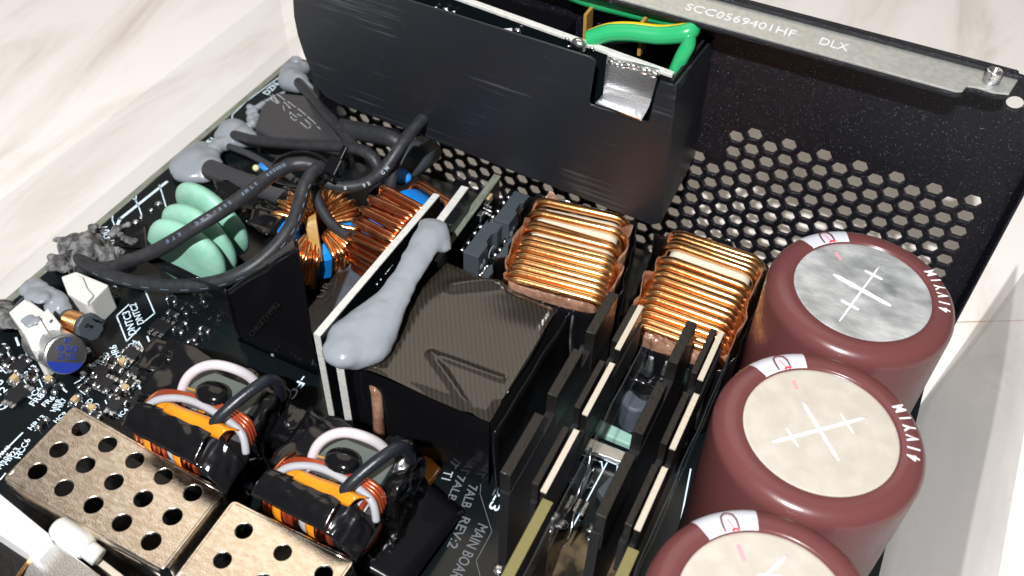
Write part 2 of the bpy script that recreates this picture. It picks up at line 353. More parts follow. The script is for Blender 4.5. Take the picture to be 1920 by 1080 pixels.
def quadp(name, pts, m, parent, th=.05, bevel=0):    # pts in plate frame, given thickness
    a, b, c = Vector(pts[0]), Vector(pts[1]), Vector(pts[2]); n = (b-a).cross(c-a).normalized()*th
    return obj(name, to_plate(MB().prism(pts, n)), m, parent, bevel=bevel)
xr, zr = XZ(1268, 161); xb, zb_ = XZ(1240, 416)
quadp('side_panel', [(xr, YF+.02, zr), (xb, YF+.02, zb_), (-1.22, -.04, -1.11), (-1.22, -.04, 2.12)], 'box', box, -.05)
quadp('side_panel', [(-10.3, YF+.05, 2.4), (-10.45, YF+.05, .5), (-10.2, YF+.05, -1.1), (-10.2, -.05, -1.1), (-10.4, -.05, .5), (-10.3, -.05, 2.4)][0:4], 'box', box, .05)
quadp('bottom_panel', [(-10, YF+.03, -1.35), (xb-.03, YF+.03, -1.58), (-1.25, -.05, -1.2), (-10, -.05, -1.2)], 'box', box, .04)
# circuit board standing inside the box, with its pale sawn edge
bi = thing('inlet_circuit_board', 'thin black circuit board standing inside the inlet box with a pale top edge', 'circuit board', PL @ Vector((-6, -1.45, -1)))
e0 = PP(850, -8, -1.42); e1 = PP(1262, 140, -1.42); e0[2] = e1[2]+(e0[2]-e1[2]); dd = e0-e1
e0 = e1+dd*1.5
obj('board', to_plate(MB().prism([(e0[0], -1.46, e0[2]-.06), (e1[0], -1.46, e1[2]-.06), (e1[0], -1.46, -1.0), (e0[0], -1.46, -1.0)], (0, .12, 0))), 'pcb', bi)
obj('sawn_edge', to_plate(MB().prism([(e0[0], -1.47, e0[2]+.02), (e1[0], -1.47, e1[2]+.02), (e1[0], -1.47, e1[2]-.06), (e0[0], -1.47, e0[2]-.06)], (0, .14, 0))), 'whitedge', bi, bevel=.015)
for px, py, r in ((817, 17, .075), (836, 21, .10), (851, 24, .06), (970, 60, .10), (1063, 75, .06), (1066, 88, .04), (1110, 92, .06)):
    q = PP(px, py, -1.52); mb = MB().ball(q, r, (1, .7, 1)); obj('solder_joint', to_plate(mb), 'solder', bi, smooth=True)
q = PP(1085, 86, -1.55); obj('solder_joint', to_plate(MB().ball(q, .19, (1, .7, .9))), 'solder', bi, smooth=True)
for pts in (((853, 27), (866, 31), (857, 33)), ((942, 54), (960, 53), (960, 62))):
    quadp('printed_arrow', [PP(a, b, -1.472) for a, b in pts], 'print', bi, .006)
tab = thing('bent_metal_tab', 'shiny bent metal tab in the notch of the inlet box', 'metal tab', PL @ PP(1170, 200, -1.6))
rows = [((1139, 104), (1236, 130), -1.50), ((1137, 118), (1234, 142), -1.53), ((1133, 160), (1222, 185), -1.57), ((1131, 176), (1217, 201), -1.62), ((1124, 186), (1211, 212), -1.78), ((1117, 193), (1203, 226), -1.98)]
mb = MB()
mb.grid(lambda u, v: (PL @ (PP(*rows[int(round(u*5))][0], rows[int(round(u*5))][2])*(1-v)+PP(*rows[int(round(u*5))][1], rows[int(round(u*5))][2])*v)), 5, 8)
obj('spring_blade', mb, 'bright', tab, smooth=False, solid=.04)
mb = MB()
for k in range(9): q = PP(1146+k*10, 117+k*2.6+random.uniform(-3, 4), -1.60); mb.ball(q, random.uniform(.05, .1), (1.3, .6, .8))
obj('solder_fillet', to_plate(mb), 'solder', tab, smooth=True)
# partitions inside
ins = thing('inlet_socket', 'black plastic inlet socket body inside the metal box', 'socket', PL @ Vector((-6, -.7, 0)))
for (a, b, off) in (((975, 30), (1080, 60), -.6),):
    pass
obj('socket_body', to_plate(MB().box((-5.9, -.62, .55), (3.2, 1.0, 2.3))), 'gloss_black', ins, bevel=.04)
obj('socket_body', to_plate(MB().box((-3.35, -.62, .35), (1.5, .9, 2.0))), 'black', ins, bevel=.04)
for px, py in ((1103, 32), (1208, 46)):
    q = PP(px, py, -.75); obj('terminal_blade', to_plate(MB().box((q[0], -.75, q[2]-.25), (.07, .32, .8))), 'dkbrown', ins)
# green and yellow earth wire
gw = thing('earth_wire', 'thick green wire with a yellow stripe looping inside the inlet box', 'wire', PL @ PP(1200, 60, -1))
pth = smoothpath([PL @ PP(*q) for q in ((1040, -30, -.40), (1100, -4, -.42), (1180, 17, -.45), (1250, 33, -.5), (1290, 46, -.66), (1290, 60, -.9), (1240, 66, -1.0), (1180, 60, -1.08), (1140, 62, -1.16), (1104, 74, -1.28))], 10)
obj('insulation', MB().tube(pth, .185, 16), 'wiregreen', gw, smooth=True)
obj('stripe', MB().tube([q+Vector((0, .05, .062)) for q in pth], .132, 12), 'wireyellow', gw, smooth=True)
pth = smoothpath([PL @ PP(*q) for q in ((1290, 62, -.95), (1290, 84, -1.0), (1278, 108, -1.1), (1262, 145, -1.2))], 8)
obj('insulation', MB().tube(pth, .15, 14), 'wiregreen', gw, smooth=True)
# inner liner of the box corner
lin = obj('box_liner', to_plate(MB().prism([PP(1262, 152, -1.7), PP(1322, 74, -.35), PP(1316, 92, -.35), PP(1264, 168, -1.7)], (-.05, 0, 0))), 'black')
tag(lin, 'thin black plastic liner strip inside the right corner of the inlet box', 'liner')

# ------------------------------------------------------------------ main circuit board
pcb = thing('main_circuit_board', 'large black main circuit board carrying all the components', 'circuit board', (-8, -3, ZB))
XL = -18.15
obj('board', MB().prism([(XL, -16, ZB-.16), (2.1, -16, ZB-.16), (2.1, 6.95, ZB-.16), (-15.7, 6.95, ZB-.16), (-15.7, 10.05, ZB-.16), (XL+.15, 10.05, ZB-.16)], (0, 0, .16)), 'pcb', pcb)
obj('milled_edge', MB().prism([(XL, -16, ZB), (XL+.22, -16, ZB), (XL+.30, 10.05, ZB), (XL+.12, 10.05, ZB)], (0, 0, .012)), 'pcb_edge', pcb)
UP = (0, 0, 1)
def silk(s, a, b, h=None, m='silk'): return text_between(s, P(*a, ZB), P(*b, ZB), UP, m, pcb, h, bold=.012)
def c8(x, y): return (x/4, 540+y/4)
def c5(x, y): return (x/4, 340+y/4)
def cA(x, y): return (540+x/3.374, 760+y/3.374)
for s, a, b in (('FR20', (725, 595), (826, 498)), ('HQ1', (722, 645), (800, 565)), ('HQ4', (958, 482), (1032, 402)), ('FC6', (238, 836), (322, 758)), ('FR8', (255, 888), (340, 806)),
                ('FR6', (340, 894), (418, 826)), ('HD', (652, 898), (705, 840)), ('HC', (850, 974), (896, 930)), ('HC4', (892, 988), (966, 915)), ('HC9', (424, 1014), (505, 944)), ('HR13', (236, 1068), (346, 970)),
                ('FR13', (190, 676), (278, 590)), ('12', (4, 806), (60, 764)), ('Q2', (14, 922), (84, 854)), ('3', (4, 730), (36, 700)), ('4', (2, 640), (22, 622)), ('&', (1152, 508), (1172, 490)), ('1', (1200, 528), (1216, 512)),
                ('DNTC3', (1024, 342), (970, 170)), ('DNTC2', (1082, 262), (1018, 112)), ('DF1', (858, 930), (815, 830)), ('6', (800, 262), (780, 218)), ('FR9', (770, 290), (800, 240)), ('HR6', (905, 510), (868, 425)), ('FEC9', (540, 935), (478, 830))):
    if s in ('DF1', 'FEC9'): silk(s, c5(*a) if s == 'FEC9' else c5(*a), c5(*b), .17 if s == 'FEC9' else .2)
    elif s in ('6',): continue
    else: silk(s, c8(*a), c8(*b))
silk('D13', c5(905, 862), c5(868, 780), .16, 'silk_dim')
silk('250V', c5(805, 520), c5(748, 375), .22); silk('50A 1/420V', c5(915, 570), c5(800, 325), .22)
silk('DZN', (503, 178), (524, 158)); silk('DF1', (388, 278), (406, 262)); silk('-FG', (566, 704), (535, 744), .2)
silk('L3', cA(1320, 555), cA(1265, 650), .22); silk('MAIN BOARD', cA(1205, 745), cA(1000, 1130), .22, 'dim'); silk('REV:2', cA(1100, 700), cA(1005, 895), .2, 'dim')
silk('7ALB', cA(1145, 500), cA(1095, 640), .2, 'dim'); silk('7ALB', cA(1075, 440), cA(1005, 595), .18, 'dim'); silk('T1', cA(990, 410), cA(970, 465), .2, 'silk_dim')
silk('HR1', (57, 892), (80, 876)); silk('HR25', (2, 880), (24, 852)); silk('HR23', (14, 872), (38, 842)); silk('HCC6', (38, 860), (58, 824)); silk('HR43', (2, 858), (20, 838)); silk('HR8', (104, 772), (116, 750)); silk('HR7', (113, 770), (126, 748))
silk('CY', (676, 392), (660, 412), .2, 'silk_dim'); silk('CY5', (700, 372), (686, 390), .16, 'silk_dim')
def lines(pl, wdt, m='silk', z=0): 
    mb = MB()
    for a, b in zip(pl[:-1], pl[1:]):
        A_, B_ = P(*a, ZB+z), P(*b, ZB+z); d = (B_-A_); 
        if d.length < 1e-6: continue
        d.normalize(); n = Vector((-d.y, d.x, 0))*wdt*.31; e = d*wdt/4
        mb.prism([A_-n-e, B_-n+e, B_+n+e, A_+n-e], (0, 0, .005))
    return obj('silkscreen_line', mb, m, pcb)
for pl, wd in (([c5(*q) for q in ((875, 340), (900, 283), (1250, 5))], .13), ([c5(865, 345), c5(843, 290), c5(845, 240), c5(868, 205)], .05), ([c5(1062, 255), c5(1040, 190), c5(1018, 140), c5(990, 125), c5(960, 128)], .05), ([c5(1018, 150), c5(1022, 100), c5(1045, 62)], .05),
               ([c5(1245, 190), c5(1215, 90), c5(1195, 30)], .05), ([c8(*q) for q in ((875, 210), (950, 400), (1050, 300))], .05), ([c8(*q) for q in ((965, 125), (875, 210))], .05), ([c8(*q) for q in ((1090, 25), (1160, 190), (1085, 250))], .05),
               ([c8(1040, 400), c8(1155, 600)], .04), ([c8(1155, 592), c8(1110, 490), c8(1170, 440)], .04), ([c8(1105, 365), c8(1140, 452)], .06), ([c8(925, 510), c8(1035, 405), c8(1060, 490), c8(945, 600)], .035), ([c8(990, 600), c8(1050, 755)], .06),
               ([c8(605, 670), c8(695, 565), c8(705, 590), c8(615, 682), c8(605, 665)], .035), ([c8(45, 640), c8(200, 515)], .05), ([c8(60, 790), c8(110, 890), c8(130, 875)], .05), ([c8(790, 845), c8(835, 945), c8(870, 925)], .04), ([c8(690, 655), c8(850, 520)], .04), ([c8(600, 770), c8(640, 800)], .03),
               ([c8(700, 870), c8(735, 870), c8(770, 975), c8(740, 990)], .04), ([c8(510, 890), c8(590, 810), c8(640, 900)], .04), ([c8(20, 420), c8(40, 420)], .05), ([c8(35, 440), c8(75, 520)], .05), ([c8(0, 590), c8(45, 640)], .04), ([c8(265, 1070), c8(280, 1040), c8(350, 968), c8(375, 990)], .04),
               ([c8(200, 480), c8(195, 500), c8(215, 530), c8(240, 540)], .05), ([c8(265, 620), c8(330, 770)], .04), ([c8(180, 690), c8(230, 775)], .04), ([c8(455, 740), c8(500, 780)], .06), ([c8(120, 375), c8(140, 430)], .08), ([c8(560, 715), c8(605, 690)], .04),
               ([(600, 835), (600, 835)], .05), ([(2, 852), (42, 812)], .06), ([(1, 899), (10, 888)], .05), ([(850, 952), (818, 1010)], .05), ([cA(1220, 500), cA(1215, 560), cA(1290, 800), cA(1190, 985), cA(1215, 1080)], .02), ([(924, 928), (945, 885)], .04), ([(330, 170), (331, 171)], .01),
               ([(428, 300), (470, 262), (500, 200)], .0), ([(428, 268), (436, 215), (462, 190), (522, 146)], .05)):
    if wd > .001 and pl[0] != pl[-1] or len(pl) > 3 and wd > .001: lines(pl, wd, 'dim' if pl[0][0] > 800 else 'silk')  # lines further right get the ink with shade in its colour
# small parts soldered on the board
def smd(px, py, l, wd, h, kind='resistor', along='y', z0=ZB):
    c = P(px, py, z0); a = 0 if along == 'x' else math.pi/2
    b = obj(kind, MB().box((c[0], c[1], z0+h/2+.01), (l*.5, wd*.8, h), a), 'ceramic' if kind == 'ceramic_capacitor' else 'res', pcb, bevel=.01)
    dx, dy = (l*.36, 0) if along == 'x' else (0, l*.36)
    for s in (-1, 1):
        mb = MB(); q = (c[0]+dx*s, c[1]+dy*s, z0+h*.42)
        mb.ball(q, .5, (l*.48 if along == 'x' else wd*1.25, wd*1.25 if along == 'x' else l*.48, h*1.5), 5, 8); mb.v = [v for v in mb.v]
        t = obj('solder_end', mb, 'solder', b, smooth=True); t.location = -loc_of(b)
for x, y, k, al in ((30, 485, 'r', 'y'), (68, 565, 'r', 'y'), (105, 615, 'r', 'x'), (190, 545, 'r', 'x'), (120, 700, 'c', 'y'), (100, 790, 'r', 'y'), (170, 745, 'r', 'x'), (240, 680, 'r', 'x'), (245, 655, 'r', 'y'), (380, 705, 'c', 'x'), (400, 735, 'r', 'x'), (440, 765, 'r', 'y'), (360, 760, 'r', 'y'),
                    (655, 625, 'r', 'y'), (850, 555, 'r', 'x'), (885, 620, 'r', 'x'), (930, 575, 'c', 'x'), (690, 720, 'r', 'x'), (740, 660, 'r', 'x'), (760, 690, 'r', 'x'), (635, 765, 'r', 'x'), (780, 765, 'r', 'x'), (820, 740, 'r', 'y'), (855, 760, 'r', 'x'), (940, 690, 'r', 'y'), (985, 725, 'r', 'x'),
                    (950, 770, 'c', 'x'), (900, 800, 'r', 'y'), (870, 840, 'r', 'x'), (920, 860, 'r', 'x'), (850, 880, 'r', 'y'), (700, 920, 'c', 'x'), (720, 965, 'r', 'x'), (575, 860, 'c', 'y'), (610, 895, 'r', 'x'), (660, 920, 'r', 'x'), (640, 480, 'c', 'x'), (750, 195, 'c', 'x'),
                    (320, 1030, 'r', 'y'), (1000, 480, 'r', 'y'), (960, 500, 'r', 'x'), (1060, 520, 'r', 'x'), (1290, 100, 'r', 'x'), (1300, 205, 'r', 'x'), (1370, 300, 'r', 'y'), (1340, 330, 'r', 'x'), (1420, 180, 'r', 'y'), (1540, 325, 'r', 'x'), (1480, 380, 'r', 'y'), (1450, 430, 'r', 'x'), (1330, 60, 'r', 'y'), (1500, 60, 'r', 'x'), (1550, 90, 'r', 'y')):
    X, Y = c8(x, y)
    if x < 1100 or True: smd(X, Y, .30, .16, .10 if k == 'r' else .16, 'resistor' if k == 'r' else 'ceramic_capacitor', al)
def soic(px, py, l, wd, s, npin=3):
    c = P(px, py, ZB); b = obj('chip', MB().box((c[0], c[1], ZB+.075), (l*.8, wd*.8, .12)), 'res', pcb, bevel=.015)
    for i in range(npin):
        for sg in (-1, 1):
            t = obj('pin', MB().box((c[0]+(-l/2+l*(i+.5)/npin)*.8, c[1]+sg*(wd*.4+.05), ZB+.05), (.09, .14, .07)), 'solder', b, bevel=.01); t.location = -loc_of(b)
soic(*c8(1065, 640), .55, .36, '5n', 3); soic(*c8(1215, 310), .55, .40, '', 3); soic(*c8(155, 600), .40, .34, '', 2); soic(*c8(140, 820), .45, .5, '', 3); soic(*c8(770, 640), .4, .3, '', 2); soic(*c8(800, 730), .45, .3, '', 3); soic(*c8(1000, 510), .45, .3, '', 3); soic(*c8(870, 900), .4, .3, '', 2)
text_between('5n', P(*c8(1075, 680), ZB+.14), P(*c8(1105, 620), ZB+.14), UP, 'silk', pcb, .13)
for x, y, r in ((1190, 175, .10), (1135, 220, .06), (1060, 275, .06), (1020, 310, .09)):
    c = P(*c5(x, y), ZB); obj('solder_joint', MB().ball((c[0], c[1], ZB+.02), r, (1, 1, .7)), 'solder', pcb, smooth=True)

# ------------------------------------------------------------------ clear insulating sheets standing along both sides of the board
film = mat('clear_insulating_film', (.62, .62, .62), .12, bump=.10, bscale=.8, bdist=.05, alpha=.10, spec=.5)
milky = mat('milky_insulating_film', (.52, .515, .505), .14, bump=.12, bscale=.7, bdist=.06, alpha=.36, spec=.6)
def filmsheet(name, fn, label, nu=40, nv=6, fm=None):
    mb = MB().grid(fn, nu, nv); o = obj(name, mb, fm or film, None, smooth=True, solid=.02)
    return tag(o, label, 'plastic sheet', 'clear insulating sheets')
zt = max((abs(P(497, 0, z)[0]-XL), z) for z in [0])[1]
zt = min((abs(P(497, 0, k*.02-4)[0]-(XL-.08)), k*.02-4) for k in range(150))[1]
filmsheet('insulating_sheet', lambda u, v: (XL-.06-.05*v+.03*math.sin(u*9)*v, -16+26.1*u, ZT+.02+(zt-ZT-.02)*v), 'clear plastic sheet standing on the table along the left edge of the board')
XR, ZR = 2.15, ZT+.03
xt = P(1877, 1080, -1.7)[0]
nF = Vector((xt-XR, 0, -1.7-ZR)).cross(Vector((0, 1, 0))).normalized()
def PFm(px, py): d = ray(px, py); return CAM+d*((Vector((XR, 0, ZR))-CAM).dot(nF)/d.dot(nF))
f0 = PFm(1700, 800); f1 = PFm(1925, 480)
filmsheet('insulating_sheet', lambda u, v: Vector((XR, -12, ZR)).lerp(Vector((XR, f0[1]+.3, ZR)), u)*(1-v)+Vector((xt, -12, -1.7)).lerp(Vector((xt, f1[1], -1.7)), u)*v+nF*.06*math.sin(u*11+v*2)*v, 'clear plastic sheet leaning outward beside the three maroon capacitors', fm=milky)

# ------------------------------------------------------------------ three large electrolytic capacitors
dusty = mat('dusty_aluminium_top', (.20, .21, .21), .5, .3, bump=.5, bscale=9, bdetail=6, col2=(.55, .56, .56), vscale=1.5, vth=(.30, .68), bdist=.02, stretch=(1, 1.6, 1))
cream = mat('lacquered_can_top', (.47, .43, .37), .40, .15, bump=.12, bscale=6, col2=(.52, .49, .43), vscale=3)
brushd = mat('bright_can_top', (.58, .60, .62), .38, .8, bump=.15, bscale=18)
def capacitor(c, topm, label, wedge_px, text_a, cross, redmark, loop=True):
    t = thing('electrolytic_capacitor', label, 'capacitor', (c[0], c[1], ZB), 'large maroon capacitors')
    H = -ZB
    prof = [(1.70, .02)]+[(1.735, .1), (1.735, H-.30)]+[(1.435+.30*math.cos(a*math.pi/16), H-.30+.30*math.sin(a*math.pi/16)) for a in range(1, 8)]+[(1.30, H+.01), (1.265, H-.015), (1.255, H-.05)]
    obj('sleeve', MB().lathe(prof, seg=96), 'maroon', t, smooth=True, local=True)
    mb = MB(); mb.lathe([(1.256, H-.20), (1.256, H-.045), (1.22, H-.035), (.9, H-.03), (1e-7, H-.03)], seg=64)
    obj('can_top', mb, topm, t, smooth=False, local=True)
    wa = math.atan2(*(lambda q: (q[1]-c[1], q[0]-c[0]))(P(*wedge_px, 0)))
    arc = .31
    pr = [(r+.004 if i < 1 else r, z+.004) for i, (r, z) in enumerate([(1.262, H-.008), (1.30, H+.01), (1.435, H)]+[(1.435+.30*math.cos(a*math.pi/16), H-.30+.30*math.sin(a*math.pi/16)) for a in range(7, -1, -1)]+[(1.735, .6)])]
    pr = [(r*1.0015, z) for r, z in pr]
    mb = MB().grid(lambda u, v: (lambda r, z, a: (r*math.cos(a), r*math.sin(a), z))(*pr[int(round(v*(len(pr)-1)))], wa+arc*(2*u-1)*(1 if v < .2 else 1)), 14, len(pr)-1)
    obj('white_label', mb, 'maroon_lt', t, smooth=True, local=True)
    def onring(a, r): 
        z = H+.022 if r < 1.435 else H-.30+math.sqrt(max(0, .30**2-(r-1.435)**2))+.03
        return Vector((r*math.cos(a), r*math.sin(a), z))
    lp = [(-.085, 1.285), (-.085, 1.36), (-.08, 1.45), (-.06, 1.54), (-.02, 1.585), (.02, 1.585), (.06, 1.54), (.08, 1.45), (.085, 1.36), (.085, 1.285)]
    obj('printed_loop', MB().tube([onring(wa+a, r) for a, r in lp], .016, 6, flat=.5), 'brownink', t, smooth=True, local=True)
    obj('red_mark', MB().tube([onring(wa-.085, 1.275), onring(wa-.03, 1.30), onring(wa-.0, 1.275)], .02, 6), 'redink', t, local=True)
    obj('red_mark', MB().tube([onring(wa-.02, 1.33), onring(wa+.01, 1.47)], .014, 6), 'pinkink', t, local=True)
    r1, r2, da = redmark
    obj('pen_mark', MB().tube([Vector((r1*math.cos(wa+da), r1*math.sin(wa+da), H-.022)), Vector((r2*math.cos(wa+da*1.5), r2*math.sin(wa+da*1.5), H-.022))], .032, 6, flat=.4), 'pinkink', t, local=True)
    for a0, a1, wd in cross:
        a, b = P(*a0, 0)-Vector((c[0], c[1], 0)), P(*a1, 0)-Vector((c[0], c[1], 0)); a.z = b.z = H-.028; n = 9
        pts = [a.lerp(b, i/n) for i in range(n+1)]
        obj('vent_score', MB().tube(pts, [wd*(.45 if i in (0, n) else .8+.35*random.random()) for i in range(n+1)], 8, flat=.45), 'print', t, smooth=True, local=True)
    s = '4IVY1M'
    if text_a:
        a0 = math.atan2(*(lambda q: (q[1]-c[1], q[0]-c[0]))(P(*text_a[0], 0))); a1 = math.atan2(*(lambda q: (q[1]-c[1], q[0]-c[0]))(P(*text_a[1], 0)))
        for i, ch in enumerate(s):
            a = a0+(a1-a0)*i/(len(s)-1); me = text_mesh(ch, .27, .003, .008)
            xs = [v.co.x for v in me.vertices]; m0 = (min(xs)+max(xs))/2; tx = Vector((-math.sin(a), math.cos(a), 0)); rr = 1.555
            for v in me.vertices:
                r = rr-v.co.y*1.05; q = onring(a, r); v.co = q+tx*(v.co.x-m0)*.74+Vector((0, 0, v.co.z))
            o = bpy.data.objects.new('date_code', me); COL.objects.link(o); me.materials.append(M['print']); o.parent = t
    return t
capacitor((-.06, 3.5), dusty, 'maroon capacitor farthest back by the perforated plate, with a dusty grey top', (1548, 444), ((1767, 582), (1738, 514)),
          [((1563, 512), (1672, 572), .055), ((1652, 494), (1575, 600), .022), ((1622, 505), (1656, 522), .035), ((1577, 560), (1612, 579), .035)], (.82, 1.02, 0))
capacitor((0, 0), cream, 'middle maroon capacitor with a cream top and double cross score marks', (1463, 678), ((1716, 862), (1680, 768)),
          [((1505, 750), (1574, 862), .032), ((1449, 827), (1627, 780), .032), ((1475, 800), (1498, 836), .018), ((1576, 772), (1601, 810), .018)], (.86, 1.04, -.02))
capacitor((.05, -3.46), cream, 'nearest maroon capacitor cut off by the bottom of the photo, cream top', (1365, 975), None,
          [((1430, 1085), (1475, 1040), .03), ((1420, 1078), (1470, 1080), .04)], (.80, 1.06, .0))

def V(*a): return Vector(a)
def lerpq(q, u, v): return q[0].lerp(q[1], u).lerp(q[3].lerp(q[2], u), v)      # quad a b c d, u along a-b, v along a-d
def patch(name, pts, m, parent=None, nu=10, nv=6, amp=.04, sc=2, seed=0, th=.02, bulge=0):
    q = [P(*t) for t in pts]; n = (q[1]-q[0]).cross(q[3]-q[0]).normalized()
    if n.z < 0: n = -n
    mb = MB().grid(lambda u, v: lerpq(q, u, v)+n*(amp*(abs(nz(lerpq(q, u, v), sc, seed))*2-.4)+bulge*math.sin(math.pi*v)), nu, nv)
    return obj(name, mb, m, parent, smooth=True, solid=th)

# ------------------------------------------------------------------ silicone blobs along the left edge
def balls(lst): return [((lambda c: (c[0], c[1], c[2]))(P(x, y, z)), r, (1, 1, s)) for x, y, z, r, s in lst]
tag(blob('silicone_blob', balls([(549, 138, -4.0, .40, .85), (547, 150, -3.95, .42, .85), (558, 155, -3.9, .36, .85), (556, 116, -4.1, .22, .9), (576, 166, -3.95, .22, .8), (567, 128, -4, .26, .9)]), 'glue', amp=.03, smooth_it=8),
    'grey silicone blob at the far left corner of the board, around a thick cable end', 'silicone', 'grey silicone blobs')
tag(blob('silicone_blob', balls([(437, 246, -3.95, .44, .7), (424, 255, -4, .34, .7), (455, 256, -3.95, .38, .75), (472, 262, -3.95, .26, .8), (412, 272, -4.0, .26, .8), (403, 279, -4.0, .25, .8), (425, 268, -4.0, .26, .8)]
         + [(474+6*math.sin(i*1.9), 232-i*3.4, -3.95+.04*math.cos(i*1.9), .145-.004*i, 1) for i in range(10)] + [(486+i*2, 200-i*1.2, -3.95, .10, 1) for i in range(5)] + [(490+i*4.2, 194-i*2.0, -3.97, .062, 1) for i in range(11)]), 'glue', vox=.03, smooth_it=4, amp=.02),
    'grey silicone blob trailing a curled strand, middle one of three on the left edge', 'silicone', 'grey silicone blobs')
tag(blob('silicone_blob', balls([(364, 300, -4.0, .52, .55), (345, 312, -4.05, .42, .6), (384, 310, -4.0, .44, .6), (362, 322, -4.1, .44, .6), (392, 292, -4, .34, .6), (376, 284, -4.05, .38, .6), (402, 308, -4, .26, .7), (346, 325, -4.15, .34, .6), (384, 326, -4.1, .34, .6)]), 'glue', amp=.02, smooth_it=9),
    'wide flat-topped grey silicone blob beside the green discs', 'silicone', 'grey silicone blobs')
# ------------------------------------------------------------------ film capacitor with dot-matrix print
fc = thing('film_capacitor', 'dull grey box capacitor with white dotted print beside the top silicone blob', 'capacitor', P(560, 230, ZB))
top = [(476, 238), (492, 195), (520, 172), (586, 178), (650, 248), (640, 268), (520, 262)]
obj('case', MB().prism([P(x, y, -3.45) for x, y in top][::-1], (0, 0, ZB+3.45)), 'sleeve', fc, bevel=.10, seg=3)
ndot = 0
def cD(x, y): return (480+x/6, 60+y/6)
for pl in (((240, 700), (322, 765)), ((360, 785), (440, 842)), ((478, 868), (556, 930)), ((588, 960), (668, 1030)), ((165, 715), (185, 770)), ((190, 705), (245, 800)), ((210, 745), (265, 790)), ((318, 795), (300, 815), (318, 880)), ((330, 800), (395, 865), (375, 850)), ((385, 905), (380, 945), (445, 1010), (465, 970), (395, 910)), ((470, 930), (505, 945)),
           ((505, 1020), (570, 1078)), ((555, 988), (622, 1050), (600, 1078)), ((695, 1065), (720, 1090)), ((175, 760), (235, 800))):
    for a, b in zip(pl[:-1], pl[1:]):
        n = max(1, int(math.hypot(b[0]-a[0], b[1]-a[1])/17))
        for i in range(n+1):
            c = P(*cD(a[0]+(b[0]-a[0])*i/n, a[1]+(b[1]-a[1])*i/n), -3.445); obj('print_dot', MB().lathe([(.014, 0), (.014, .006)], c, 6), 'print', fc)

# ------------------------------------------------------------------ cables
def cable(name, pts, r, m, label, n=8, cat='cable', wob=.006, group='thick black sleeved cables'):
    path = pxpath(pts, n); rs = [r*(1+wob*8*nz(q, 1.3)) for q in path]
    o = thing(name, label, cat, path[0], group); obj('jacket', MB().tube(path, rs, 18), m, o, smooth=True); return o, path
cA_, pA = cable('power_cable', [(150, 505, -3.9), (205, 502, -3.6), (240, 490, -3.3), (300, 466, -2.45), (380, 418, -1.75), (450, 373, -1.6), (510, 328, -1.5), (545, 310, -1.5), (575, 307, -1.5), (597, 318, -1.65), (600, 345, -2.2)], .165, 'cable', 'black sleeved cable crossing over the pale green discs, with small white print')
cB_, pB = cable('power_cable', [(135, 472, -3.95), (160, 494, -3.65), (200, 514, -3.5), (260, 529, -3.3), (330, 536, -3.05), (400, 530, -2.8), (460, 508, -2.5), (510, 470, -2.25), (545, 425, -2.0), (562, 380, -1.8), (573, 345, -1.6), (592, 318, -1.5), (615, 312, -1.6)], .160, 'cable', 'black cable with a dashed pale line, sweeping below the green discs')
cable('power_cable', [(440, 254, -3.85), (480, 264, -3.4), (540, 269, -2.95), (600, 273, -2.5), (650, 276, -2.2), (688, 287, -2.1), (708, 312, -2.3), (706, 350, -2.9), (700, 370, -3.5)], .150, 'cable', 'black cable running right from the middle silicone blob')
cable('power_cable', [(555, 150, -3.85), (585, 183, -3.4), (610, 213, -3.1), (640, 246, -2.9), (668, 282, -3.0), (680, 320, -3.5)], .150, 'cable', 'black cable running down right from the top silicone blob')
cE_, pE = cable('power_cable', [(596, 332, -1.9), (620, 345, -2.0), (650, 350, -2.0), (685, 344, -1.9), (718, 320, -1.6), (742, 288, -1.3), (765, 255, -1.1), (800, 215, -1.0)], .145, 'cable', 'black cable with worn white print rising from the cable tie to the inlet box')
cable('power_cable', [(590, 350, -2.1), (600, 385, -2.3), (622, 420, -2.5), (655, 441, -2.55), (692, 430, -2.45), (718, 392, -2.2), (732, 348, -2.0), (744, 300, -1.7), (765, 255, -1.4)], .118, 'cable', 'thin black cable hanging in a U between the two copper toroids')
cable('power_cable', [(430, 275, -3.9), (468, 290, -3.5), (505, 310, -3.2), (535, 325, -3.0), (570, 350, -3.0)], .095, 'sleeve', 'thin grey sleeved lead below the middle silicone blob')
cable('shrink_sleeve', [(395, 318, -3.8), (430, 332, -3.55), (480, 350, -3.35), (530, 368, -3.3), (575, 400, -3.4)], .27, 'sleeve', 'fat grey heat-shrink sleeve leaving the widest silicone blob', group=None, cat='sleeve')
cable('power_cable', [(640, 240, -2.9), (690, 250, -2.7), (740, 262, -2.6), (770, 300, -3.0)], .25, 'cable', 'broad black sleeve seen in the gap under the inlet box')
def surf(path, t, r, a):                    # a point on a cable's skin, a = angle around it from the camera side
    i = min(len(path)-2, int(t*(len(path)-1))); q = path[i].lerp(path[i+1], t*(len(path)-1)-i); T = (path[i+1]-path[i]).normalized()
    v = (CAM-q).normalized(); v = (v-T*v.dot(T)).normalized(); s = T.cross(v); return q+(v*math.cos(a)+s*math.sin(a))*r, T, v*math.cos(a)+s*math.sin(a)
for i in range(17):
    t0 = .14+i*.042; mb = MB(); mb.tube([surf(pB, t0+.018*k/3, .162, .62)[0] for k in range(4)], .012, 6, flat=.5); obj('printed_dash', mb, 'dash', cB_)
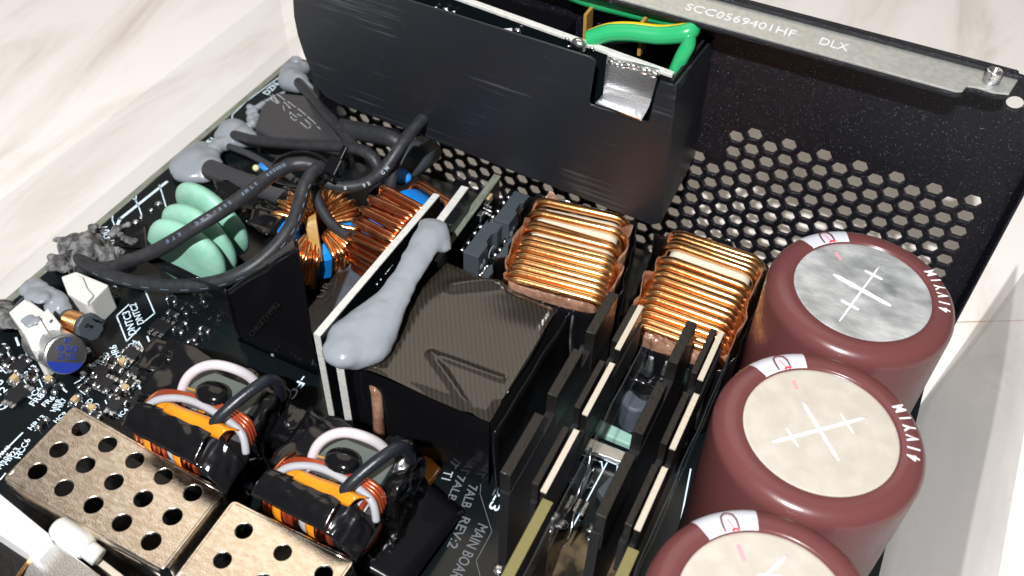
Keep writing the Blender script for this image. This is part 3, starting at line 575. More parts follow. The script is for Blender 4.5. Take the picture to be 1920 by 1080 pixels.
def print_along(s, path, t0, dt, r, a, size, parent, flip=False, m='print'):
    for i, ch in enumerate(s):
        if ch == ' ': continue
        q, T, n = surf(path, t0+dt*i, r+.004, a); 
        if flip: T = -T
        up = n.cross(T); me = text_mesh(ch, size, .002, .008)
        for v in me.vertices: c = v.co.copy(); v.co = q+T*c.x+up*(c.y-size*.35)+n*c.z
        o = bpy.data.objects.new('printed_letter', me); COL.objects.link(o); me.materials.append(M[m]); o.parent = parent; o.location = -loc_of(parent)
print_along('E180508  3TNF  200-CXC  KTG', pA, .66, -.0125, .165, -.35, .105, cA_, m='dash', flip=True)
print_along('8   92  CN', pE, .28, .035, .147, .2, .11, cE_, m='silk_dim')

# cable tie
tie = thing('cable_tie', 'glossy black cable tie with a square head gathering the black cables', 'cable tie', P(600, 310, -1.6))
for k, (dr, dz) in enumerate(((0, 0), (.0, .0))):
    if k: break
    path = smoothpath([P(*q) for q in ((512, 345, -2.0), (508, 325, -1.75), (520, 302, -1.5), (548, 288, -1.35), (580, 287, -1.3), (605, 298, -1.35), (618, 318, -1.5), (600, 345, -1.9), (565, 352, -2.1), (530, 350, -2.1))], 8)
    obj('strap', MB().tube(path[:-1], .075, 10, closed=True, flat=.6), 'gloss_black', tie, smooth=True)
c = P(629, 313, -1.35); e = (P(648, 322, -1.35)-P(612, 304, -1.35)).normalized(); up = (CAM-c).normalized(); up = (up-e*up.dot(e)).normalized(); g = up.cross(e)
MT = Matrix(((e.x, g.x, up.x, c.x), (e.y, g.y, up.y, c.y), (e.z, g.z, up.z, c.z), (0, 0, 0, 1)))
obj('head', MB().box((0, 0, 0), (.34, .42, .30), M4=MT), 'gloss_black', tie, bevel=.03)
obj('tail', MB().box((.02, .36, .02), (.13, .34, .09), M4=MT), 'gloss_black', tie, bevel=.02)
obj('tail_teeth', MB().box((-.22, -.30, -.12), (.5, .12, .1), M4=MT), 'gloss_black', tie, bevel=.02)

# ------------------------------------------------------------------ three pale green discs
for i, (px, py, lb) in enumerate(((350, 478, 'pale green epoxy disc nearest the long curved cable, front of three'), (373, 448, 'pale green epoxy disc in the middle of the three under the cable'), (398, 410, 'pale green epoxy disc at the back of three, touching the glossy tape'))):
    c = P(px, py, -3.15); t = thing('varistor', lb, 'disc component', (c[0], c[1], ZB), 'pale green discs')
    R_ = Matrix.Translation((0, 0, 1.12)) @ Matrix.Rotation(math.radians(4-6*i), 4, 'Z') @ Matrix.Rotation(math.radians(90+4*i), 4, 'X')
    prof = [(r*(1+.04*i), z*1.12) for r, z in [(1e-7, -.20), (.70, -.215), (.92, -.17), (1.03, -.07), (1.05, 0), (1.03, .07), (.92, .17), (.70, .215), (1e-7, .20)]]
    mb = MB().lathe(prof, seg=40, M4=R_)
    mb.v = [v*(1+.035*nz(v, 1.1, i)) for v in mb.v]
    obj('disc', mb, 'green', t, smooth=True, local=True, sub=1)
    obj('lead', MB().tube([(-.3, 0, .3), (-.3, 0, 0)], .04, 8), 'solder', t, local=True); obj('lead', MB().tube([(.3, 0, .3), (.3, 0, 0)], .04, 8), 'solder', t, local=True)
# black sheets around them
yw = P(600, 705, ZB)[1]
wr = PY(598, 700, yw); wt = PY(556, 445, yw); wf = PY(425, 545, yw); wl = PY(250, 440, yw)
scr = thing('insulation_screen', 'black plastic insulation screen standing in front of the green discs', 'plastic sheet', (wr[0]-1, yw, ZB))
def wall(pts_top, x0, x1, zb, y, amp, seed): return MB().grid(lambda u, v: (x0+(x1-x0)*u, y+amp*nz((x0+(x1-x0)*u, v*3, seed), 1.1), zb+((pts_top[0]*(1-u)+pts_top[1]*u)-zb)*v), 24, 10)
zf = wf[2]; zr_ = wt[2]
sq = [V(wf[0], yw, ZB+.02), V(wr[0], yw, ZB+.02), wt, wf]
obj('front_sheet', MB().grid(lambda u, v: lerpq(sq, u, v)+V(0, .05*nz((u*3, v*3, 3), 1.1), 0), 24, 10), 'filmblk', scr, smooth=True, solid=.03)
obj('side_sheet', wall((zf-.1, zf), wl[0]+.4, wf[0], ZB+.02, yw+.02, .05, 5), 'smoke', scr, smooth=True, solid=.02)
obj('fold', MB().tube([(wf[0]+.01*math.sin(k*1.3), yw-.02, ZB+.05+(zf-ZB)*k/8) for k in range(9)], .035, 8), 'tape', scr, smooth=True)
patch('corner_flap', [(212, 462, -2.9), (232, 424, -2.9), (276, 421, -2.9), (284, 466, -2.9)], 'filmblk', scr, amp=.01)
patch('front_fold', [(214, 458, -3.0), (246, 456, -3.0), (386, 526, -3.2), (372, 542, -3.4)], 'filmblk', scr, amp=.03)
patch('glossy_flap', [(448, 408, -2.5), (492, 373, -2.4), (545, 398, -2.5), (500, 442, -2.6)], 'tape', scr, amp=.10, sc=3, nu=14, nv=12)
patch('back_fold', [(398, 335, -2.9), (430, 340, -2.8), (500, 385, -2.6), (418, 385, -2.9)], 'tape', scr, amp=.08, sc=3)
for s, a, b in (('CHICETWMG', (474, 632), (526, 572)), ):
    q = [PY(x, y, yw-.06) for x, y in (a, b)]; text_between(s, q[0], q[1], (0, -1, 0), 'ghost', scr, .13, lift=.01)
q = [PY(x, y, yw-.06) for x, y in ((545, 664), (552, 680))]; text_between('HE', q[0]+V(0, 0, .02), q[0]+V(.26, 0, -.12), (0, -1, 0), 'ghost', scr, .13)
cpt = [PY(x, y, yw-.07) for x, y in ((524, 650), (514, 664), (512, 675), (518, 685), (530, 680))]
obj('printed_wave', MB().tube(smoothpath(cpt, 4), .022, 6, flat=.3), 'ghost', scr); c = PY(511, 666, yw-.08)
obj('printed_ring', MB().tube([c+V(.035*math.cos(a/2), 0, .035*math.sin(a/2)) for a in range(12)], .01, 6, closed=True), 'silk_dim', scr)

# ------------------------------------------------------------------ toroids
def ring_core(t, Ro, Ri, wd, M4):
    b = .12; pr = [(Ri, -wd/2+b), (Ri+b, -wd/2), (Ro-b, -wd/2), (Ro, -wd/2+b), (Ro, wd/2-b), (Ro-b, wd/2), (Ri+b, wd/2), (Ri, wd/2-b), (Ri, -wd/2+b)]
    mb = MB(); k = 64
    for r, z in pr: mb.v += [M4 @ V(r*math.cos(2*math.pi*j/k), r*math.sin(2*math.pi*j/k), z) for j in range(k)]
    for i in range(len(pr)-1):
        for j in range(k): mb.f.append([i*k+j, i*k+(j+1) % k, (i+1)*k+(j+1) % k, (i+1)*k+j])
    return obj('core', mb, 'blue', t, smooth=False, local=True, bevel=.0)
def turn(t, a, Ro, Ri, wd, r, M4, m, lean=0):
    g = r+.015; pts = []
    for (rr, zz) in ((Ro+g, wd/2*.5), (Ro+g*.8, wd/2+g*.2), (Ro-.1, wd/2+g), ((Ro+Ri)/2, wd/2+g), (Ri+.1, wd/2+g), (Ri-g*.8, wd/2+g*.2), (Ri-g, 0), (Ri-g*.8, -wd/2-g*.2), (Ri+.1, -wd/2-g), ((Ro+Ri)/2, -wd/2-g), (Ro-.1, -wd/2-g), (Ro+g*.8, -wd/2-g*.2), (Ro+g, -wd/2*.5)):
        aa = a+lean*(zz/wd); pts.append(M4 @ V(rr*math.cos(aa), rr*math.sin(aa), zz))
    q = pts+[pts[0]]; out = []
    n = len(pts)
    for i in range(n):
        A_, B_, C_, D_ = pts[i-1], pts[i], pts[(i+1) % n], pts[(i+2) % n]
        for k in range(3): s = k/3; out.append(.5*((2*B_)+(-A_+C_)*s+(2*A_-5*B_+4*C_-D_)*s*s+(-A_+3*B_-3*C_+D_)*s**3))
    obj('wire_turn', MB().tube(out, r, 8, closed=True), m, t, smooth=True, local=True)
def toroid(cpos, M4, Ro, Ri, wd, spans, r, label, m='copper_dk'):
    t = thing('toroid_choke', label, 'coil', cpos, 'blue-cored copper toroids'); ring_core(t, Ro, Ri, wd, M4)
    for a0, a1, n in spans:
        for i in range(n):
            a = math.radians(a0+(a1-a0)*i/(n-1)); turn(t, a, Ro, Ri, wd, r*random.uniform(.94, 1.04), M4, m, lean=random.uniform(-.10, .02)+.12)
            if i % 2: turn(t, a+.05, Ro+r*1.1, Ri-r*.3, wd+r*2.0, r, M4, m, lean=random.uniform(-.02, .06)+.1)
    return t
# standing ring: plane y-z, axis x
zc = -2.95; c = V(-9.95, 3.35, 0); cx_ = -9.95
Mt = Matrix.Rotation(math.radians(90), 4, 'Y')    # local x -> -z, local y -> y, local z -> x
Mt = Matrix.Rotation(math.radians(-16), 4, 'Z') @ Matrix(((0, 0, 1, 0), (0, 1, 0, 0), (1, 0, 0, 0), (0, 0, 0, 1)))   # local(x,y,z) -> world(z, y, x): angle 0 = up, 90 = +y
t2 = toroid((cx_, c[1], zc), Mt, 1.12, .50, .95, ((46, 160, 13), (-150, -4, 20)), .080, 'copper toroid with a bright blue core standing behind the white-edged boards')
c = P(606, 452, -2.9)
Mz = Matrix.Rotation(math.radians(10), 4, 'X') @ Matrix.Rotation(math.radians(12), 4, 'Y')
c = P(592, 425, -2.9); t1 = toroid((c[0], c[1], -3.25), Mz, .92, .42, 1.05, ((38, 125, 12), (-36, 12, 8), (-100, -64, 6), (140, 190, 6)), .066, 'copper toroid with a blue core partly hidden under the black cables', 'copper')
sepm = patch('separator_plate', [(570, 412, -2.3), (592, 400, -2.2), (604, 490, -3.0), (590, 492, -3.1)], 'dkbrown', None, amp=.0, th=.08)
tag(sepm, 'amber plastic separator plate standing in the copper toroid under the cables', 'separator')
for ch in (0,): pass
# grey block and slab beyond the screen
gb = thing('bridge_rectifier', 'long slate grey moulded block with bracketed print beside the toroid', 'rectifier', P(640, 520, ZB))
tp = [P(x, y, -3.5) for x, y in ((552, 610), (592, 630), (748, 462), (745, 412), (700, 420))]
obj('body', MB().prism(tp, (0, 0, ZB+3.5)), 'slate', gb, bevel=.04)
q0, q1 = P(598, 578, -3.49), P(628, 536, -3.49)
obj('printed_bracket', MB().tube([P(598, 576, -3.488), P(624, 553, -3.488), P(632, 520, -3.488)], .012, 4), 'silk_dim', gb); text_between('UR', P(605, 560, -3.49), P(622, 530, -3.49), UP, 'silk_dim', gb, .16)
sl = obj('heat_spreader', MB().prism([P(x, y, -3.85) for x, y in ((560, 655), (592, 665), (720, 520), (700, 470))], (0, 0, -.42)), 'black', bevel=.02)
tag(sl, 'dark flat bar lying between the slate block and the white-edged board', 'metal bar')
# blue drop capacitor in grey sleeve by the plate
bc = thing('blue_disc_capacitor', 'small glossy blue capacitor in a grey sleeve under the inlet box', 'capacitor', P(752, 330, -3))
c = P(752, 330, -2.6); obj('body', MB().ball(c, .26, (1.1, .8, .7)), 'bluelac', bc, smooth=True)
obj('grey_sleeve', MB().tube([P(738, 322, -2.7), P(775, 300, -2.7), P(800, 280, -2.9)], .42, 20, flat=.9), 'ic', bc, smooth=True)
c = P(500, 318, -3.3); tag(obj('blue_resistor', MB().tube([P(489, 310, -3.3), P(510, 322, -3.3)], .10, 12), 'bluelac', smooth=True), 'tiny bright blue component between the black cables', 'component')
tag(obj('wax_drop', MB().ball(P(480, 315, -3.3), .09, (1, 1, 1)), 'yellowdot', smooth=True), 'tiny pale yellow drop beside the blue component between the cables', 'component')

# ------------------------------------------------------------------ white-edged vertical boards and the tape-topped transformer
def standing_board(pa, pb, zt_, th, lab, drop_to=ZB, name='control_board', front_px=None):
    a, b = P(*pa, zt_), P(*pb, zt_); n = V(-(b-a).y, (b-a).x, 0).normalized()*th/2; t = thing(name, lab, 'circuit board', (a.x, a.y, ZB), 'upright circuit boards')
    obj('board', MB().prism([a-n, b-n, b+n, a+n], (0, 0, ZB-zt_)), 'pcb', t)
    obj('top_edge', MB().prism([a-n*1.03+V(0, 0, .004), b-n*1.03+V(0, 0, .004), b+n*1.03+V(0, 0, .004), a+n*1.03+V(0, 0, .004)], (0, 0, -.03)), 'whitedge', t)
    u = (b-a).normalized(); f = [a-n*1.03-u*.006, a+n*1.03-u*.006]
    obj('end_edge', MB().prism([f[0]+V(0, 0, .004), f[1]+V(0, 0, .004), f[1]+V(0, 0, ZB-zt_), f[0]+V(0, 0, ZB-zt_)], (u.x*.02, u.y*.02, 0)), 'whitedge', t)
    return t, a, b
b1, a1, bb1 = standing_board((594, 628), (819, 364), -1.5, .15, 'black upright board with a long white top edge, left of the silicone strip')
b2, a2, bb2 = standing_board((634, 668), (872, 350), -1.55, .17, 'black upright board with a pale edge between the first board and the taped transformer')
q = P(708, 532, -2.0); 
text_between('7ALB', PY(702, 545, a1.y+1.8) if 0 else P(706, 536, -1.9), P(742, 490, -1.9), (CAM-P(720, 510, -1.9)), 'print', b2, .14)

tr = thing('taped_transformer', 'large transformer wrapped in glossy black tape with grey silicone on its corner', 'transformer', P(850, 640, ZB))
ZTT = -2.0
cr = [P(838, 488, ZTT), P(1048, 574, ZTT), P(918, 788, ZTT), P(640, 672, ZTT)]
ttop = mat('striped_glossy_tape', (.034, .028, .022), .16, spec=.7, bump=0); 
n_ = ttop.node_tree.nodes; L_ = ttop.node_tree.links; wv = n_.new('ShaderNodeTexWave'); wv.inputs['Scale'].default_value = 3.3; wv.inputs['Distortion'].default_value = 1.2; wv.inputs['Detail'].default_value = 1
mp_ = n_['Mapping']; mp_.inputs['Rotation'].default_value = (0, 0, math.radians(-32)); L_.new(mp_.outputs[0], wv.inputs[0]); bp = n_.new('ShaderNodeBump'); bp.inputs['Strength'].default_value = .05; bp.inputs['Distance'].default_value = .03
L_.new(wv.outputs[0], bp.inputs['Height']); L_.new(bp.outputs[0], n_['Principled BSDF'].inputs['Normal']); rr_ = n_.new('ShaderNodeValToRGB'); rr_.color_ramp.elements[0].color = (.018, .015, .012, 1); rr_.color_ramp.elements[1].color = (.030, .025, .019, 1); L_.new(wv.outputs[0], rr_.inputs[0]); L_.new(rr_.outputs[0], n_['Principled BSDF'].inputs['Base Color'])
def crease(q):      # pinched folds of the tape
    h = 0
    for a, b, wd, am in ((P(940, 712, ZTT), P(808, 662, ZTT),   .06, .06), (P(900, 800, ZTT), P(808, 664, ZTT), .07, .07), (P(850, 540, ZTT), P(940, 528, ZTT), .16, .14), (P(700, 690, ZTT), P(790, 745, ZTT), .10, .08), (P(1040, 590, ZTT), P(940, 750, ZTT), .08, .07)):
        ab = b-a; t = max(0, min(1, (q-a).dot(ab)/ab.length_squared)); d = (q-(a+ab*t)).length; h += am*math.exp(-(d/wd)**2)
    return h
def topf(u, v):
    q = lerpq(cr, u, v); e = min(u, 1-u, v, 1-v); return q+V(0, 0, crease(q)+.05*nz(q, .9, 4)-max(0, .05-e)*1.6)
obj('top_tape', MB().grid(topf, 60, 60), ttop, tr, smooth=True)
cz = V(0, 0, -.09)
bot = [P(x, y, ZB) for x, y in ((838, 560), (1030, 690), (905, 900), (700, 815))]
def side(i, j, name, m, amp, seed):
    a, b = cr[i]+cz, cr[j]+cz; c_, d_ = V(cr[j].x, cr[j].y, ZB), V(cr[i].x, cr[i].y, ZB); n = V((b-a).y, -(b-a).x, 0).normalized(); n = -n if i in (0, 1, 2, 3) and (n.dot(a-(cr[0]+cr[2])/2)) < 0 else n
    obj(name, MB().grid(lambda u, v: lerpq((a, b, c_, d_), u, v)+n*(amp*nz((u*4, v*3, seed), 1.2)+.12*v*(i == 1)), 16, 10), m, tr, smooth=True)
side(0, 1, 'back_face', 'filmblk', .03, 1); side(1, 2, 'right_face', 'black', .02, 2); side(2, 3, 'front_face', 'filmblk', .05, 3); side(3, 0, 'left_face', 'filmblk', .04, 4)
obj('tape_seam', MB().tube([lerpq(cr, 1.0, t/10)+V(.0, 0, -.05+.02*math.sin(t*2.1)) for t in range(2, 9)], [.02, .03, .05, .045, .03, .02, .02], 6, flat=.4), 'tape', tr, smooth=True)
side_film = MB().grid(lambda u, v: P(1050, 572, ZTT).lerp(P(905, 800, ZTT), u)+V(.22+.10*v+.03*nz((u*4, v*2, 0)), 0, -.10-(ZTT-.2-ZB)*v), 14, 8)
tag(obj('film_barrier', side_film, 'filmblk', smooth=True, solid=.03), 'black film barrier standing against the right face of the taped transformer', 'plastic sheet')
tag(obj('clear_sleeve', MB().tube([P(700, 712, -2.5), P(706, 735, -2.7), P(709, 770, -3.2), P(711, 838, -4.2)], (.12), 14), 'tan', smooth=True), 'brownish translucent tube standing against the front of the taped transformer', 'tube')
spn = smoothpath([V(668, 634, .60), V(700, 606, .56), V(728, 572, .42), V(748, 540, .36), V(768, 508, .35), V(786, 478, .35), V(802, 448, .37), V(814, 430, .36)], 4)
bl = [(tuple(P(q.x, q.y, -1.64+.40*(1-min(1, (q.x-660)/150)) * -.3 + .25*min(1, (q.x-660)/150))), q.z, (1, 1, .42)) for q in spn]
bl += balls([(650, 628, -1.72, .42, .6), (690, 648, -1.8, .50, .6), (664, 655, -1.85, .50, .6), (646, 655, -1.72, .46, .6), (708, 650, -1.85, .28, .7), (826, 448, -1.5, .26, .6), (832, 462, -1.55, .22, .6), (800, 424, -1.45, .24, .6), (716, 630, -1.8, .34, .6)])
tag(blob('silicone_strip', bl, 'glue', vox=.05, smooth_it=12, amp=.07),
    'long bone-shaped strip of grey silicone joining the upright boards to the taped transformer', 'silicone')

# ------------------------------------------------------------------ flat copper coils in film cups
def flatcoil(px4, zt_, ts, label, depth=1.9, wr=.100, seed=0):
    q = [P(x, y, zt_) for x, y in px4]     # far-left, far-right, near-right, near-left
    cen = (q[0]+q[1]+q[2]+q[3])/4; t = thing('copper_choke', label, 'coil', (cen.x, cen.y, ZB), 'flat copper coils in film cups')
    def Q(u, v): return lerpq(q, u, v)      # u left-right, v far-near
    rd = .36; zi = zt_-wr
    obj('core', MB().prism([Q(.03, -.03)+V(0, 0, -wr*1.05), Q(.97, -.03)+V(0, 0, -wr*1.05), Q(.97, .97)+V(0, 0, -wr*1.05), Q(.03, .97)+V(0, 0, -wr*1.05)], (0, 0, -depth+.2)), 'core', t, bevel=.24, seg=5)
    for k, (v, sk) in enumerate(ts):
        A_, B_ = Q(0, v), Q(1, v+sk); e = (B_-A_); L = e.length; e.normalize(); pts = []
        def arc(cx, cz_, a0, a1, r=rd, n=5): return [A_+e*(cx+r*math.cos(math.radians(a0+(a1-a0)*i/n)))+V(0, 0, cz_+r*math.sin(math.radians(a0+(a1-a0)*i/n))) for i in range(n+1)]
        pts = arc(rd-wr, -rd, 180, 90)+arc(L-rd+wr, -rd, 90, 0)+arc(L-rd+wr, -depth+rd, 0, -90)+arc(rd-wr, -depth+rd, -90, -180)
        jit = random.uniform(-.015, .02); pts = [p_+V(0, random.uniform(-.006, .006), jit) for p_ in pts]
        obj('wire_turn', MB().tube(pts, wr*random.uniform(.97, 1.03), 12, closed=True), 'copper', t, smooth=True)
    # film cups: a crinkled tan collar and a black outer sleeve
    def cup(name, m, marg, top, wob, sd, th):
        def fn(u, v):
            a = (u*4) % 4; i = int(a); f = a-i; c4 = [(-1, -1), (1, -1), (1, 1), (-1, 1)]; p0, p1 = c4[i % 4], c4[(i+1) % 4]
            x = p0[0]+(p1[0]-p0[0])*f; y = p0[1]+(p1[1]-p0[1])*f; r = (abs(x)**6+abs(y)**6)**(1/6); x, y = x/r, y/r
            b = cen+(Q(1, .5)-Q(0, .5))/2*x*1.0+(Q(.5, 1)-Q(.5, 0))/2*y; n = V(x*abs(x), y*-abs(y), 0)
            w_ = nz((u*11, sd, 0), 1.0)*wob+nz((u*34, sd, 3), 1.0)*wob*.8
            return b+V(x, -y, 0)*(marg+w_*.8*v+.05*nz((u*16, v*2, sd), 1.)) + V(0, 0, (ZB-zt_+.05)*(1-v)+(top+w_)*v)
        obj(name, MB().grid(fn, 180, 12), m, t, smooth=True, solid=th)
    cup('tan_film_cup', 'tan', .15, .0, .20, seed+1, .015); cup('black_film_cup', 'filmblk', .32, -.12, .18, seed+5, .02)
    return t
flatcoil([(1008, 378), (1172, 412), (1128, 566), (952, 520)], -2.0, [(-.02, .02), (.15, .02), (.285, .07), (.345, .03), (.48, .02), (.545, .01), (.62, .02), (.70, .01), (.775, .01), (.85, .01), (.92, .0), (1.0, .0)], 'flat copper coil under the corner of the inlet box, cream core showing in wide gaps', seed=2)
flatcoil([(1262, 440), (1425, 492), (1345, 668), (1190, 612)], -2.0, [(-.03, .01), (.015, .01), (.06, .01), (.11, .02), (.27, .02), (.35, .02), (.42, .01), (.49, .01), (.56, .01), (.63, .0), (.70, .0), (.77, .0), (.84, .0), (.91, .0), (.98, 0)], 'larger flat copper coil beside the rear maroon capacitor, cream core showing in one gap', seed=9)

# ------------------------------------------------------------------ two rows of finned boards between the transformer and the capacitors
ZF = -.45
def bar(name, a, b, wd, z1, z0, m, parent, bevel=.012):
    A_, B_ = P(*a, z1), P(*b, z1); x = (A_.x+B_.x)/2; y0, y1 = sorted((A_.y, B_.y))
    return obj(name, MB().box((x, (y0+y1)/2, (z0+z1)/2), (wd, y1-y0, z1-z0)), m, parent, bevel=bevel)
def finrow(label, A3, B3, C3, wa, wb, wc, nm='finned_heatsink'):
    t = thing(nm, label, 'heatsink', (P(*A3[0][0], ZF).x, 0, ZB), 'finned heatsinks')
    for a, b in A3: bar('tooth', a, b, wa, ZF, ZF-1.0, 'fin', t)
    for a, b in B3: bar('tooth', a, b, wb, ZF-.02, ZF-1.0, 'fin', t)
    for a, b in C3:
        bar('tooth', a, b, wc, ZF-.032, ZF-1.0, 'fin', t); bar('pale_tooth_edge', a, b, wc, ZF, ZF-.03, 'ivory', t, 0)
    for S3, wd, zlo in ((A3, wa*.9, ZB), (B3, wb*.9, -1.9), (C3, wc*.9, -1.75)):
        ys = [P(*q, ZF).y for s in S3 for q in s]; x = sum(P(*q, ZF).x for s in S3 for q in s)/(2*len(S3))
        obj('web', MB().box((x, (min(ys)+max(ys))/2, (ZF-.5+zlo)/2), (wd, max(ys)-min(ys)+.1, ZF-.5-zlo)), 'black', t)
    return t
finrow('left row of black finned plates with pale tooth edges beside the taped transformer',
       [((1150, 548), (1108, 625)), ((1083, 655), (1037, 742)), ((1010, 775), (950, 890))], [((1190, 572), (1152, 640)), ((1128, 675), (1084, 765)), ((1062, 800), (1004, 908))],
       [((1200, 572), (1160, 655)), ((1147, 680), (1098, 778)), ((1082, 806), (1018, 922))], .19, .12, .10)
finrow('right row of black finned plates with pale tooth edges beside the maroon capacitors',
       [((1298, 602), (1262, 680)), ((1240, 716), (1198, 812)), ((1182, 848), (1128, 968))], [((1338, 615), (1303, 700)), ((1288, 735), (1245, 832)), ((1228, 870), (1180, 985))],
       [((1352, 622), (1314, 712)), ((1305, 738), (1262, 842)), ((1246, 876), (1196, 994))], .19, .12, .10)
for a, b, lb in (((1032, 940), (930, 1110), 'olive board edge continuing the left row of fins toward the bottom of the photo'), ((1190, 1030), (1150, 1110), 'olive board edge continuing the right row of fins at the bottom of the photo')):
    t = thing('upright_board', lb, 'circuit board', (P(*a, ZF).x, P(*a, ZF).y, ZB), 'olive-edged upright boards')
    bar('board', a, b, .18, ZF-.2, ZB, 'black', t, 0); bar('top_edge', a, b, .18, ZF-.16, ZF-.198, 'olive', t, 0)
b_ = P(940, 1070, -1.8); tag(obj('pan_head_screw', MB().ball(P(936, 1068, -2.2), .11, (1, 1, .6)), 'solder', smooth=True), 'tiny bright screw head by the foot of the left olive board edge', 'screw')
xb0 = P(1160, 655, ZF).x
for k, (xa, lb) in enumerate(((P(1098, 778, ZF).x+.17, 'clear film strip standing along the left row of fins'), (P(1262, 842, ZF).x+.15, 'clear film strip standing along the right row of fins'))):
    o = obj('clear_strip', MB().grid(lambda u, v: V(xa+.05*v+.03*nz((u*6, v*2, k), 1.4), -4.2+5.9*u, -2.2+(1.25)*v), 50, 8), 'clear', smooth=True, solid=.012); tag(o, lb, 'plastic strip', 'clear film strips')
for k, lb in enumerate(('by the small dark cylinder capacitor', 'behind the pale green bar', 'over the silvery metal strap', 'beside the grey transistor with digits', 'nearest the brown tape at the bottom')):
    a = P(1140-k*16, 715+k*62, -2.6); e = V(random.uniform(-.1, .1), -.45, -.5); o = obj('bright_pin', MB().tube([a, a+e*.5+V(.05, 0, 0), a+e], [.03, .045, .015], 6), 'solder', smooth=True)
    tag(o, 'bright bent metal pin between the fin rows, '+lb, 'pin', 'bright pins between the fins')
# what lies on the board between the rows
bz = ZB+.02
t = thing('metal_strap', 'silvery metal strap lying across between the two rows of fins', 'metal strap', P(1135, 850, ZB))
obj('flat_bar', MB().prism([P(*q, -4.0) for q in ((1078, 836), (1188, 876), (1196, 856), (1088, 812))], (0, 0, -.12)), 'alu', t, bevel=.03)
obj('pale_bar', MB().prism([P(*q, -3.95) for q in ((1098, 800), (1200, 842), (1206, 824), (1108, 776))], (0, 0, -.2)), mat('pale_green_plastic', (.25, .42, .36), .3, bump=.2, bscale=8), t, bevel=.04)
for i, q in enumerate((((1062, 878), (1088, 866), (1114, 885), (1086, 928)), ((1120, 918), (1144, 892), (1168, 900), (1150, 960)))):
    t = thing('power_transistor', ('grey moulded transistor by the left fins, printed with small digits', 'grey moulded transistor right of the blue double line')[i], 'transistor', P(*q[0], ZB), 'grey transistors between the fins')
    obj('body', MB().prism([P(*s, -4.0) for s in q], (0, 0, -.28)), 'ic', t, bevel=.03)
    for k in range(3): c = P(q[3][0]-18+k*14, q[3][1]+14+k*6, ZB+.1); obj('leg', MB().box(tuple(c), (.10, .34, .08)), 'solder', t, bevel=.02)
    if i == 0: text_between('3Y', P(1070, 893, -3.99), P(1062, 905, -3.99), UP, 'silk_dim', t, .14)
lines([(1138, 868), (1062, 1010), (1083, 1025)], .05, 'silk'); lines([(1128, 866), (1130, 880)], .05); lines([(1134, 862), (1158, 872), (1156, 888)], .05); lines([(1295, 880), (1275, 985)], .05); lines([(1090, 852), (1125, 866)], .05); lines([(1297, 920), (1312, 925)], .04)
silk('WAE', (1118, 880), (1088, 868), .2); silk('H', (1070, 1040), (1058, 1050), .15)
gold = mat('tape_over_copper_plane', (.13, .095, .055), .25, .4, bump=.4, bscale=3, bdetail=4, spec=.6, bdist=.06, col2=(.02, .018, .015), vscale=1.6, vth=(.45, .6))
patch('copper_plane_tape', [(1005, 1010, ZB+.02), (1185, 960, ZB+.02), (1175, 1120, ZB+.02), (930, 1120, ZB+.02)], gold, pcb, amp=.02, th=.01)
silk('HS2', (1082, 1035), (1066, 1076), .16, 'silk_dim'); silk('HR2', (1050, 1000), (1034, 1036), .13, 'silk_dim')
for x, y in ((1052, 982), (1040, 968), (1110, 1008), (1110, 992), (1100, 905), (1122, 842), (1060, 862), (1018, 975), (1030, 990), (1128, 1022)): 
    c = P(x, y, ZB+.05); obj('solder_pad', MB().ball(c, .13, (1.2, 1, .5)), 'solder', pcb, smooth=True)
t = thing('small_electrolytic_capacitor', 'small dark cylindrical capacitor half hidden between the fins and the larger coil', 'capacitor', P(1185, 790, ZB))
obj('can', MB().lathe([(.3, 0), (.3, .75), (.26, .8), (1e-7, .8)], seg=28), 'slate', t, smooth=False, local=True, bevel=.01)
tag(obj('crumpled_film', crumple((P(1225, 720, -3.5).x, P(1225, 720, -3.5).y, -3.6), (1.0, .9, 1.1), 0, 12, .14, 1.6, 4), 'tape', smooth=True), 'crumpled glossy black film in front of the larger copper coil', 'film')
tag(patch('torn_tan_film', [(1192, 612, -2.0), (1262, 640, -1.95), (1345, 672, -2.0), (1230, 662, -2.3)], 'tan', None, nu=16, nv=8, amp=.09, sc=5), 'crinkled tan film hanging over the near end of the larger coil', 'film')

